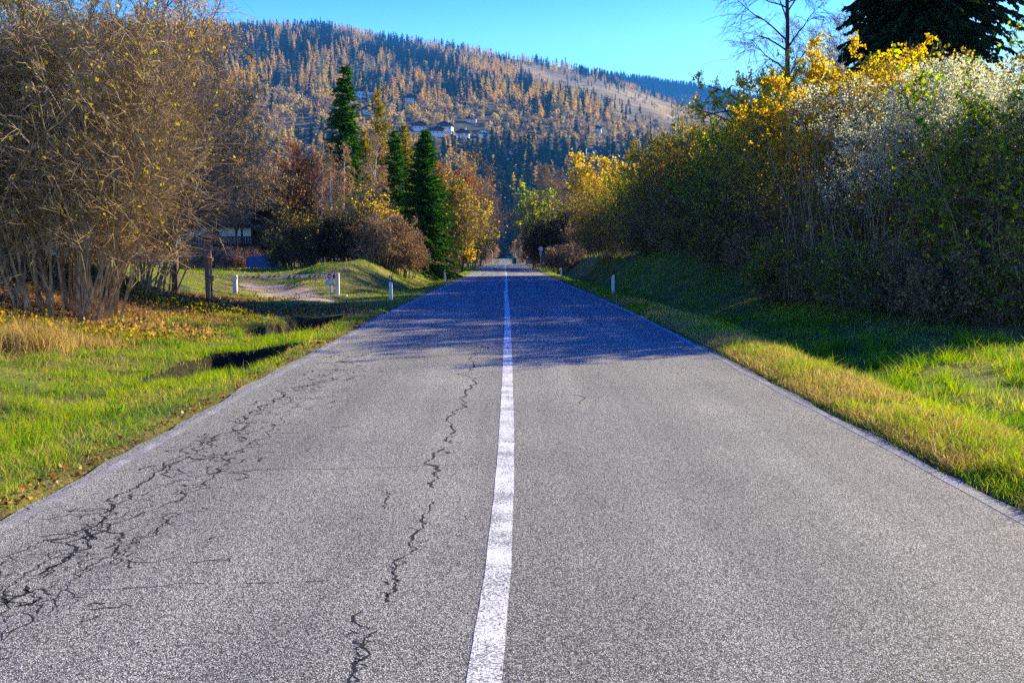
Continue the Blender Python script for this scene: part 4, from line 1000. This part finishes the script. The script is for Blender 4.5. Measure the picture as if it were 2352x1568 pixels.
# tall bare tree, blue-ish bare bushes and the big spruce above the right hedge
B = base_at(1812, 47)
plant("bare_tree", B, "tall bare tree against the sky above the right hedge, left of the big spruce", "tree", birch_parts(17.5, 5.2, .20, 26, .16, 500, .012, .07, 14, (0, 0), M_LRUST, .40, M_TRUNKD, M_TWIGD), names_=TN)
for px_, top, Y_, lb in ((1868, 40, 62, "fine-twigged bare tree left of the big dark spruce, against the sky"), (1925, 30, 66, "fine-twigged bare tree touching the big dark spruce")):
    B = base_at(px_, Y_); H_ = hfor(px_, top, Y_)
    plant("bare_tree", B, lb, "tree", shrub_parts(H_, 2.2, 8, .22, 16, 10, 4, .012, 600, .06, M_LRUST, M_TWIGP, (.5, 1), .4, .06, .2), "bare trees above the right hedge")
B = base_at(2100, 44)
plant("spruce_tree", B, "big nearly black spruce rising out of the frame above the right hedge", "tree", spruce_parts(19.5, 4.5, 1700, 230000, M_NDARK, .34, .13, .6, .3, .33, up=.3, rl=.5), names_=TN)
# dead branch sticking out of the hedge
db = root("dead_branch", tuple(at(1720, 250, 40)), "leafless dead branch sticking out of the hedge to the left", "branch")
dm = MB()
for pts_ in ([(1740, 255), (1690, 225), (1650, 205), (1606, 192)], [(1700, 232), (1672, 215), (1680, 196), (1692, 200)], [(1740, 275), (1690, 285), (1640, 262), (1600, 252)], [(1690, 283), (1660, 245), (1636, 225)], [(1730, 262), (1670, 255), (1630, 262), (1612, 270)], [(1650, 205), (1636, 214), (1620, 232)]):
    P = [at(a_, b_, 40 + .6 * k_ / 3) - at(1720, 250, 40) for k_, (a_, b_) in enumerate(pts_)]
    dm.tube(P, np.linspace(.045, .012, len(P)), 5)
obj("wood", dm.mesh("wood", [M_DEAD]), db)

# ---- beyond the hedge on the right
for px_, top, Yd, Wk, lm, bm, nl, ls, lb in ((1362, 352, 118, .30, M_LGOLD, M_TWIG, 5200, .20, "bright golden tree where the right hedge ends"), (1395, 410, 112, .35, M_LOLIVE, M_TWIGD, 5000, .14, "olive leaved tree against the far end of the hedge"),
                             (1225, 420, 128, .30, M_LGREEN, M_TWIG, 2600, .20, "light green half-bare tree leaning over the right of the road"), (1268, 385, 134, .34, M_LBROWN, M_TWIG, 700, .10, "bare crooked tree between the green tree and the golden tree"),
                             (1305, 395, 140, .34, M_LBROWN, M_TWIGP, 700, .10, "pale bare tree behind the crooked one"), (1330, 440, 124, .4, M_LGREEN, M_TWIG, 3000, .15, "yellow-green small tree under the golden tree")):
    B = base_at(px_, Yd); H_ = hfor(px_, top, Yd)
    plant("broadleaf_tree", B, lb, "tree", shrub_parts(H_, H_ * Wk, 6, .4, 20, 12, 4, .018, nl, ls, lm, bm, (.1, .5), .25, .09, .2), "trees right of the road")
for px_, top, Yd, Wm, lm, nl, lb in ((1265, 492, 118, 3.0, M_LOLIVE, 5200, "dark brown rounded hedge bush behind the speed limit sign"), (1310, 488, 114, 3.0, M_LOLIVE, 5200, "brown rounded bush in the middle of the far hedge"),
                             (1355, 515, 104, 2.4, M_LBROWN, 4200, "sunlit tan rounded bush at the corner of the far hedge"), (1298, 562, 100, 1.6, M_LBROWN, 2200, "low tan and orange bush in front of the far hedge"), (1245, 540, 126, 2.0, M_LOLIVE, 2400, "dark leaning bush over the speed limit sign")):
    B = base_at(px_, Yd); H_ = max(1.5, hfor(px_, top, Yd))
    plant("bush", B, lb, "bush", shrub_parts(H_, Wm, 36, .5, 11, 8, 4, .016, nl, .10, lm, M_TWIGD if lm is M_LOLIVE else M_TWIG, (0, .3), 1.4, .03, .3), "bushes of the far right hedge")

# ---- wood lining the road farther on: several models, copied
far_models = []
for lm, bm, nl, Wk in ((M_LBROWN, M_TWIGP, 1500, .26), (M_LGOLD, M_TWIG, 2600, .30), (M_LBROWN, M_TWIG, 1800, .34), (M_LRUST, M_TWIGP, 1500, .28)):
    far_models.append(shrub_parts(12, 12 * Wk, 4, .3, 22, 10, 4, .035, nl, .34, lm, bm, (0, .2), .3, .12, .2))
sp_model = spruce_parts(14, 2.8, 240, 6500, M_NSPR, .55, .06, .3, .2, .8)
FL = []
def far_tree(x_, y_, m_, s_, side):
    nm = "spruce_tree" if m_ == 4 else "broadleaf_tree"
    ps = sp_model if m_ == 4 else far_models[m_]
    lbs = {0: "pinkish brown leafless tree", 1: "golden leaved tree", 2: "grey-brown half-bare tree", 3: "rusty leaved tree", 4: "dark spruce"}
    r = plant(nm, (x_, y_, gz(x_, y_)), lbs[m_] + " in the wood lining the %s of the road beyond the crest" % side, "tree", ps, "trees lining the distant road, %s side" % side, rng.uniform(0, 6.28), s_, TN if m_ == 4 else ("stems", "foliage"))
for q in range(64):
    y_ = 150 + 560 * (q / 63) ** 1.1 + rng.uniform(-4, 4)
    for sd in (-1, 1):
        if rng.random() < .08: continue
        off_ = rng.uniform(7.5, 15) if y_ < 330 else rng.uniform(6, 14)
        far_tree(float(xc(y_)) + sd * off_, y_, int(rng.choice([0, 0, 1, 2, 2, 3, 4], p=[.2, .18, .17, .14, .14, .09, .08])), rng.uniform(.55, 1.0) * (1.0 if y_ < 420 else .9), "left" if sd < 0 else "right")
for q in range(26):                        # the wood that closes the end of the road
    far_tree(rng.uniform(-34, 26), rng.uniform(775, 830), int(rng.choice([0, 2, 4], p=[.3, .2, .5])), rng.uniform(.8, 1.3), "end")
for q in range(30):                        # left wood behind the grove
    y_ = rng.uniform(100, 200); far_tree(rng.uniform(-.42, -.08) * y_ - 6, y_, int(rng.choice([0, 2, 3], p=[.5, .3, .2])), rng.uniform(.55, .85), "left")
# dry reeds and young sapling by the left hazel
B = base_at(60, 15.5)
b_ = MB(); n = 3000; a = rng.normal(0, .3, n); c_ = rng.normal(0, .30, n)
V, Fs = blades(B[0] + a, B[1] + c_, rng.uniform(.25, .62, n), np.full(n, .008), .45); b_.add(V - np.array(B), Fs)
r = root("dry_reed_clump", B, "orange-brown clump of dry reeds at the left edge below the hazel", "plant"); obj("blades", b_.mesh("blades", [M_STRAW]), r)
B = base_at(205, 16.5); b_ = MB(); n = 1200
V, Fs = blades(B[0] + rng.normal(0, .3, n), B[1] + rng.normal(0, .25, n), rng.uniform(.15, .42, n), np.full(n, .008), .6); b_.add(V - np.array(B), Fs)
r = root("dry_reed_clump", B, "smaller tan clump of dry reeds right of the orange-brown one", "plant"); obj("blades", b_.mesh("blades", [M_STRAW]), r)

# yellowing leafy ground plants on the left bank
for px_, Y_, rad, n, lb in ((330, 18.6, 1.1, 900, "patch of pale yellow leafy plants below the hazel, left of the driveway"), (225, 17.4, .8, 420, "smaller patch of yellow-green leaves at the foot of the huge hazel"), (420, 24.5, 1.3, 700, "green leafy patch on the bank left of the wooden post"), (60, 18.0, .9, 350, "low leafy patch left of the hazel stems")):
    B = base_at(px_, Y_); a = rng.uniform(0, 6.28, n); r_ = rad * np.sqrt(rng.random(n)); x = B[0] + r_ * np.cos(a) * 1.3; y = B[1] + r_ * np.sin(a) * .8
    C = np.stack([x, y, G(x, y) + .04 + .32 * rng.random(n) * (1 - r_ / rad * .6)], -1) - np.array(B)
    V, F = leaf_quads(C, .055 * rng.uniform(.6, 1.3, n), 1.2, -.1)
    r = root("leafy_plant", B, lb, "plant", "leafy plants on the left bank")
    obj("foliage", new_mesh("foliage", V, [(F, 0)], [M_LBROWN if "pale" in lb else M_LOLIVE]), r)
# ================================================================== STREET FURNITURE AND OTHER THINGS
def text(s, size, m, parent, loc, rot=(pi / 2, 0, 0), name="lettering", ext=.002):
    cu_ = bpy.data.curves.new(name, 'FONT'); cu_.body = s; cu_.size = size; cu_.align_x = 'CENTER'; cu_.align_y = 'CENTER'; cu_.extrude = ext
    cu_.materials.append(m); t_ = bpy.data.objects.new(name, cu_); COL.objects.link(t_); bpy.context.view_layer.update()
    me = bpy.data.meshes.new_from_object(t_.evaluated_get(bpy.context.evaluated_depsgraph_get())); bpy.data.objects.remove(t_)
    o = bpy.data.objects.new(name, me); COL.objects.link(o); o.parent = parent; o.location = loc; o.rotation_euler = rot
    return o
def disc(b_, c, r, y0, y1, m=0, n=28, holes=None):
    return b_.prism([(c[0] + r * cos(2 * pi * k_ / n), c[1] + r * sin(2 * pi * k_ / n)) for k_ in range(n)], y0, y1, m)
def ring(b_, c, r0, r1, y0, y1, m=0, n=32):
    for k_ in range(n):
        a, c2 = 2 * pi * k_ / n, 2 * pi * (k_ + 1) / n
        b_.prism([(c[0] + r0 * cos(a), c[1] + r0 * sin(a)), (c[0] + r1 * cos(a), c[1] + r1 * sin(a)), (c[0] + r1 * cos(c2), c[1] + r1 * sin(c2)), (c[0] + r0 * cos(c2), c[1] + r0 * sin(c2))], y0, y1, m)
    return b_
# delineator posts
def delineator(px_, Y_, side, label, hh=1.0):
    x = float(at(px_, 640, Y_)[0]); r = root("delineator_post", (x, Y_, gz(x, Y_)), label, "roadside post", "delineator posts along the road")
    sg = 1 if side == 'r' else -1
    poly = [(-.06, -.15), (.06, -.15), (.055, hh * .74 + .02 * sg), (-.055, hh * .74 - .02 * sg)]
    obj("body", MB().prism(poly, -.035, .035).mesh("post_body", [M_WHITE]), r)
    cap = [(-.054, hh * .74 - .02 * sg + .001), (.054, hh * .74 + .02 * sg + .001), (.052, hh * .98 + .01 * sg), (-.052, hh * .98 - .01 * sg)]
    cp = obj("cap", MB().prism(cap, -.036, .036).mesh("post_cap", [M_BLACK]), r)
    obj("reflector", MB().box((0, -.041, hh * .87), (.024, .005, hh * .075)).mesh("reflector", [M_REDREF if side == 'r' else M_WHREF]), cp)
    return r
delineator(1408, 40.7, 'r', "white post with a dark red top on the shaded verge right of the road", .98)
delineator(1289, 80, 'r', "white post with a dark red top beside the sunlit grass right of the road", .95)
delineator(897, 33.8, 'l', "white post with a black and white top left of the road, beside the barrier driveway", .84)
delineator(1022, 62, 'l', "white post with a black top left of the road below the dark spruce", .78)
delineator(1090, 118, 'l', "pale short post under the small square blue sign left of the road", .95)

# barrier
YB = 37.0
xl, xr = float(at(540, 650, YB)[0]), float(at(773, 650, YB)[0]); zl, zR = gz(xl, YB), gz(xr, YB)
M_BARW = plain("pinkish_white_paint", (.62, .55, .56), .6, .10)
r = root("gate_barrier", (xr, YB, zR), "white drop-arm barrier with red slanted stripes across the driveway", "barrier")
dx = xl - xr; ztl = float(at(540, 632, YB)[2]) - zR; ztr = float(at(773, 627, YB)[2]) - zR
obj("post", MB().box((dx, 0, (ztl + zl - zR - .2) / 2), (.075, .07, (ztl - (zl - zR) + .2) / 2)).mesh("post", [M_BARW]), r)
obj("post", MB().box((.03, 0, ztr / 2 - .1), (.07, .07, ztr / 2 + .1)).mesh("post", [M_BARW]), r)
obj("base_plate", MB().box((-.05, -.1, -.02), (.45, .2, .04)).mesh("base_plate", [M_CONC]), r)
x0, z0, x1, z1 = dx + .12, ztl - .07, -.14, ztr - .10
arm = obj("arm", MB().prism([(x0, z0 - .042), (x1, z1 - .045), (x1, z1 + .045), (x0, z0 + .042)], -.04, .04).mesh("arm", [M_BARW]), r)
sb_ = MB(); Lb = x1 - x0
for g_ in (.10, .32, .535, .75):
    for k_ in range(3):
        a = x0 + Lb * (g_ + k_ * .053); w_ = .085 if k_ != (2 if g_ > .2 else 0) else .05; zc = z0 + (z1 - z0) * (g_ + k_ * .053)
        sb_.prism([(a - .05, zc - .043), (a - .05 + w_, zc - .043), (a + .05 + w_ - .02, zc + .043), (a + .03, zc + .043)], -.044, -.0405)
obj("stripes", sb_.mesh("stripes", [plain("dark_red_stripe", (.22, .015, .01), .6)]), arm)
obj("hanging_leg", MB().box((-.22, -.01, (ztr - .14 + .10) / 2), (.045, .03, (ztr - .14 - .10) / 2)).box((-.08, 0, .08), (.10, .02, .03)).mesh("hanging_leg", [M_BARW]), r)
obj("hinge", MB().box((-.10, 0, ztr - .12), (.035, .05, .07)).mesh("hinge", [M_BLACK]), r)
# sign on the barrier
c_ = at(756.5, 641.5, YB - .1); sw, sh = .135, .225
s_ = root("notice_sign", tuple(c_), "small white notice with a red no-entry disc and blue lettering hung on the barrier arm", "sign")
pn_ = obj("panel", MB().box((0, 0, 0), (sw, .012, sh)).mesh("panel", [M_SIGNWHITE]), s_)
ring(rb2 := MB(), (0, 0), 0, 0, 0, 0) if False else None
fr = MB()
for (cx, cz, hx, hz) in ((0, sh - .008, sw, .008), (0, -sh + .008, sw, .008), (-sw + .008, 0, .008, sh - .017), (sw - .008, 0, .008, sh - .017)): fr.box((cx, -.0145, cz), (hx, .002, hz))
obj("frame", fr.mesh("frame", [M_SIGNBLUE]), s_)
dd = obj("disc", disc(MB(), (0, .115), .088, -.019, -.0125).mesh("disc", [M_SIGNRED]), s_)
obj("bar", MB().box((0, -.0205, .115), (.068, .0012, .014)).mesh("bar", [M_SIGNWHITE]), dd)
for k_, ln in enumerate(("STRADA", "PRIVATA", "DIVIETO DI", "ACCESSO")): text(ln, .052 if len(ln) < 9 else .046, M_SIGNBLUE, s_, (0, -.014, -.02 - .052 * k_))

# wooden double post
B = base_at(478, 30.0); H_ = float(at(475, 545, 30)[2]) - B[2]
r = root("wooden_post", (B[0], B[1], B[2]), "tall reddish wooden double post with small cross blocks beside the driveway", "post")
obj("pole", MB().box((-.055, 0, H_ / 2 - .2), (.055, .055, H_ / 2 + .2), rot=(0, -.012, 0)).mesh("pole", [M_WOODP]), r)
obj("pole", MB().box((.055, .03, H_ / 2 - .24), (.026, .03, H_ / 2 + .16), rot=(0, -.012, 0)).mesh("pole", [M_WOODP]), r)
for z_ in (.46, .50, .78): obj("block", MB().box((.02, -.03, H_ * (z_ - .12)), (.12, .07, .045), rot=(0, .35, 0)).mesh("block", [M_WOODP]), r)
obj("block", MB().box((.05, 0, H_ - .02), (.07, .05, .05), rot=(0, .6, 0)).mesh("block", [M_WOODP]), r)

# triangular signs seen from behind
Y_ = 90.0; B = base_at(1054, Y_); top = float(at(1050, 556, Y_)[2]) - B[2]
r = root("road_sign", B, "two dark triangular warning signs on one post, seen from behind, left of the road", "road sign")
obj("pole", MB().tube([(0, 0, -.2), (-.12, 0, top)], .035, 8).mesh("pole", [M_STEEL]), r)
for zc in (top - .70, top - 1.42):
    xo = -.12 * zc / top
    t_ = obj("triangle", MB().prism([(xo - .42, zc), (xo + .42, zc), (xo, zc + .72)], -.075, -.05).mesh("triangle", [M_SIGNBACK]), r)
    obj("rim", MB().box((xo, -.085, zc + .10), (.30, .006, .02)).box((xo, -.085, zc + .40), (.14, .006, .02)).mesh("rim", [M_STEEL]), t_)
# small square sign
Y_ = 130.0; B = base_at(1090, Y_); c_ = at(1090, 583, Y_) - np.array(B)
r = root("road_sign", B, "small square blue sign with a pale frame on a dark post left of the road", "road sign")
obj("pole", MB().tube([(0, 0, -.2), (c_[0], 0, c_[2] + .2)], .05, 8).mesh("pole", [M_SIGNBACK]), r)
q_ = obj("panel", MB().box((c_[0], -.07, c_[2] - .1), (.22, .02, .38)).mesh("panel", [M_SIGNBACK]), r)
fr = MB()
for (cx, cz, hx, hz) in ((0, .17, .19, .025), (0, -.17, .19, .025), (-.165, 0, .025, .14), (.165, 0, .025, .14)): fr.box((c_[0] + cx, -.094, c_[2] + .08 + cz), (hx, .003, hz))
obj("symbol_frame", fr.mesh("symbol_frame", [M_SIGNWHITE]), q_)
obj("symbol_field", MB().box((c_[0], -.093, c_[2] + .08), (.139, .002, .144)).mesh("symbol_field", [M_SIGNBLUE]), q_)
# thin marker
B = base_at(1032, 84.0); r = root("marker_stake", B, "thin pale marker stake in the dark undergrowth left of the triangular signs", "stake")
obj("stake", MB().tube([(0, 0, 0), (-.03, 0, .85)], .022, 6).mesh("stake", [M_WHITE]), r); obj("foot", MB().box((0, 0, .05), (.09, .06, .08)).mesh("foot", [M_BLACK]), r)

# speed limit sign
Y_ = 109.0; c_ = at(1242, 571.5, Y_); B = (float(c_[0]), Y_, gz(c_[0], Y_)); z_ = float(c_[2]) - B[2]
r = root("road_sign", B, "round red-ringed speed limit sign reading 70 with a small panel below, right of the road", "road sign")
obj("pole", MB().tube([(.02, 0, -.2), (0, 0, z_ + .2)], .035, 8).mesh("pole", [M_STEEL]), r)
f_ = obj("face", disc(MB(), (0, z_), .30, -.06, -.04).mesh("face", [M_SIGNWHITE]), r)
obj("ring", ring(MB(), (0, z_), .225, .305, -.068, -.0605).mesh("ring", [M_SIGNRED]), f_)
text("70", .34, M_SIGNBLUE, f_, (0, -.064, z_ - .005), name="number", ext=.003)
c2_ = obj("panel", MB().box((0, -.05, z_ - .50), (.13, .012, .17)).mesh("small_panel", [plain("pale_blue_panel", (.40, .62, .78), .5)]), r)
obj("mark", MB().box((0, -.064, z_ - .44), (.04, .001, .04)).box((0, -.064, z_ - .56), (.08, .001, .02)).mesh("mark", [M_SIGNBLUE]), c2_)

# curved lamp post
Y_ = 290.0; p_ = at(1131, 600, Y_); B = (float(p_[0]), Y_, gz(p_[0], Y_)); T_ = float(at(1120, 573, Y_)[2]) - B[2]
r = root("street_lamp", B, "pale curved-neck street lamp beyond the crest on the left", "street lamp")
pts_ = [(0, 0, 0), (0, 0, T_ * .72)] + [(-.9 + .9 * cos(a), 0, T_ * .74 + T_ * .26 * sin(a)) for a in np.linspace(.2, 1.9, 7)]
obj("pole", MB().tube(pts_, .09, 8).mesh("pole", [M_SIGNWHITE]), r)
obj("lamp_head", MB().box((-1.35, 0, T_ * .985), (.34, .13, .07), taper=.6).mesh("lamp_head", [M_SIGNWHITE]), r)
# poles on the right
for k_, (px_, top_, Yp, lb) in enumerate(((1184, 583, 330, "leftmost of four pale poles beyond the crest"), (1189, 575, 300, "second of four pale poles beyond the crest"), (1192.5, 570, 275, "third of four pale poles beyond the crest"), (1196, 566, 250, "rightmost and tallest of four pale poles beyond the crest"))):
    p_ = at(px_, 600, Yp); B = (float(p_[0]), Yp, gz(p_[0], Yp)); T_ = float(at(px_, top_, Yp)[2]) - B[2]
    r = root("utility_pole", B, lb, "pole", "pale poles beyond the crest")
    obj("shaft", MB().tube([(0, 0, -.3), (0, 0, T_)], [.11, .07], 8).mesh("shaft", [M_CONC]), r)
    obj("cap", MB().tube([(0, 0, T_), (0, 0, T_ + .12)], [.09, .03], 8).mesh("cap", [M_STEEL]), r)
# blue sign over a yellow-green marker, green recycling bin
Yp = 310.0; p_ = at(1175.5, 600, Yp); B = (float(p_[0]), Yp, gz(p_[0], Yp)); zc = float(at(1175, 587, Yp)[2]) - B[2]
r = root("road_sign", B, "narrow blue sign above a yellow-green marker at the right edge of the distant road", "road sign")
obj("pole", MB().tube([(0, 0, -.2), (0, 0, zc + .4)], .06, 8).mesh("pole", [M_SIGNBACK]), r)
obj("blue_panel", MB().box((.1, -.1, zc), (.25, .03, .55)).mesh("blue_panel", [M_SIGNBLUE]), r)
obj("marker", MB().prism([(-.45, zc - 1.5), (0, zc - 1.9), (.3, zc - 1.35), (.5, zc - 1.2), (.1, zc - 1.05), (-.35, zc - .95)], -.12, -.06).mesh("marker", [M_LIME]), r)
Yp = 280.0; p_ = at(1180, 600, Yp); B = (float(p_[0]), Yp, gz(p_[0], Yp))
r = root("recycling_bin", B, "dark green box with a pale rim beside the distant poles", "container")
zt = float(at(1180, 592.5, Yp)[2]) - B[2]
obj("body", MB().box((0.2, 0, zt / 2), (.55, .6, zt / 2), taper=1.08).mesh("bin_body", [M_GREENB]), r)
obj("lid", MB().box((.2, -.05, zt + .06), (.66, .7, .06), taper=.9).mesh("bin_lid", [plain("pale_green", (.12, .38, .22), .5)]), r)

# dark blue car beyond the grass on the right
Yc = 196.0; p_ = at(1225, 606, Yc); B = (float(p_[0]), Yc, gz(p_[0], Yc))
r = root("parked_car", B, "dark blue parked car half hidden by the verge before the speed limit sign", "car", rz=.25)
bp = [(-1.0, .25), (1.0, .25), (1.02, .75), (.9, .95), (-.9, .95), (-1.02, .75)]
cab = MB().prism(bp, -2.0, 2.0); obj("body", cab.mesh("car_body", [M_CARBL]), r)
obj("cabin", MB().box((0, .2, 1.2), (.85, 1.2, .26), taper=.80).mesh("cabin", [M_CARBL]), r)
obj("rear_window", MB().box((0, -1.02, 1.2), (.62, .03, .17)).mesh("rear_window", [M_GLASSD]), r)
for sx_ in (-1, 1):
    for sy_ in (-1, 1):
        w_ = MB().tube([(sx_ * .85 - .1, sy_ * 1.3, .32), (sx_ * .85 + .1, sy_ * 1.3, .32)], .32, 14); obj("wheel", w_.mesh("wheel", [M_TYRE]), r)
    obj("tail_light", MB().box((sx_ * .8, -2.01, .72), (.12, .015, .09)).mesh("tail_light", [M_SIGNRED]), r)

# dark covered container and small box on the lawn
Yb = 62.0; p_ = at(596, 612, Yb); B = (float(p_[0]), Yb, gz(p_[0], Yb)); sc_ = Yb / FP
r = root("covered_container", B, "dark blue tarpaulin-covered block on the grass in front of the chalet", "container")
zt = float(at(596, 588, Yb)[2]) - B[2]
pl = [(-.68, 0), (.66, 0), (.70, zt * .8), (.62, zt * 1.0), (.1, zt * 1.04), (-.5, zt * .93), (-.68, zt * .82)]
obj("cover", MB().prism(pl, -.6, .6).mesh("cover", [M_TARP]), r); obj("skid", MB().box((0, 0, .03), (.62, .55, .05)).mesh("skid", [M_DKWOOD]), r)
p_ = at(634, 612, Yb + .3); B = (float(p_[0]), Yb + .3, gz(p_[0], Yb + .3)); zt = max(.4, float(at(634, 592, Yb)[2]) - B[2])
r = root("utility_box", B, "small dark blue box right of the tarpaulin-covered block", "box")
obj("body", MB().box((0, 0, zt / 2), (.19, .2, zt / 2)).mesh("box_body", [M_TARP]), r); obj("lid", MB().box((0, 0, zt + .03), (.22, .23, .03)).mesh("box_lid", [M_TARP]), r)

# chalet behind the left shrubs
Yh = 78.0; c0 = at(597, 562, Yh); s_ = Yh / FP; gzh = gz(c0[0], Yh)
r = root("wooden_chalet", (float(c0[0]), Yh, gzh), "white-walled chalet with a dark gabled roof and wooden balcony behind the left shrubs", "house")
fz = float(c0[2]) - gzh                                   # balcony floor height
obj("base", MB().box((-3.4, 3.5, fz / 2 - .5), (3.4, 3.2, fz / 2 + .5)).mesh("base", [M_REDWOOD]), r)
wt = float(at(560, 520, Yh)[2]) - gzh
obj("wall", MB().box((-3.9, 3.4, (fz + wt) / 2 + .2), (2.9, 2.2, (wt - fz) / 2 + .2)).mesh("chalet_wall_white", [M_STUCCO]), r)
obj("side_wall", MB().box((.9, 4.4, (fz + wt) / 2), (1.6, 2.6, (wt - fz) / 2 + .1)).mesh("side_wall", [M_DKWOOD]), r)
rf = MB()
rx0 = (590 - 597) * s_
rf.prism([(-9, wt - .05), (rx0 + .3, wt - .05), (rx0 + 1.0, wt + 1.9), (-9, wt + 1.9)], .2, 6.5)
rf.prism([(rx0 - 1.0, wt - .1), (rx0 + .9, wt + 2.3), (rx0 + 2.9, wt - .3), (rx0 + 2.6, wt - .3), (rx0 + .9, wt + 1.9), (rx0 - .7, wt - .1)], -.6, 6.6)
ro = obj("roof", rf.mesh("chalet_roof", [M_ROOF]), r)
obj("gable", MB().prism([(rx0 - .5, wt - .1), (rx0 + 2.4, wt - .2), (rx0 + .9, wt + 1.85)], .3, .5).mesh("gable", [M_DKWOOD]), r)
bal = MB().box((-2.9, .35, fz + .02), (3.2, .8, .06)).box((-2.9, -.42, fz + .60), (3.2, .04, .05))
for k_ in range(30): bal.box((-6.0 + k_ * .212, -.42, fz + .30), (.075, .025, .27))
obj("balcony", bal.mesh("chalet_balcony", [M_DKWOOD]), r)
sbal = MB()
for k_ in range(9): sbal.box((.45 + k_ * .19, -.35 + .02 * k_, fz + .22 - .03 * k_), (.08, .03, .36))
obj("side_railing", sbal.mesh("side_railing", [M_REDWOOD]), r)
for xk in (-3.2, -1.35, -.55): obj("support_post", MB().box((xk, -.1, (fz + wt) / 2), (.07, .07, (wt - fz) / 2)).mesh("support_post", [M_DKWOOD]), r)
obj("window", MB().box((-4.2, 1.17, (fz + wt) / 2 + .1), (.4, .03, .4)).mesh("chalet_window", [M_GLASSD]), r)

# ------------------------------------------------------------------ haze: real air between here and the mountain
HAZE = 1.0
if HAZE:
    hm = bpy.data.materials.new("haze"); hm.use_nodes = True; nt = hm.node_tree; nt.nodes.clear()
    o_ = nd(nt, "ShaderNodeOutputMaterial"); pv = nd(nt, "ShaderNodeVolumePrincipled")
    pv.inputs["Color"].default_value = (.05, .32, 1.0, 1); pv.inputs["Density"].default_value = .00008; pv.inputs["Anisotropy"].default_value = .1
    nt.links.new(pv.outputs[0], o_.inputs["Volume"])
    hb = MB().box((0, 3150, 330), (4200, 3350, 480)); h_ = obj("haze", hb.mesh("haze", [hm])); tag(h_, "thin blue haze in the valley air", kind='stuff')
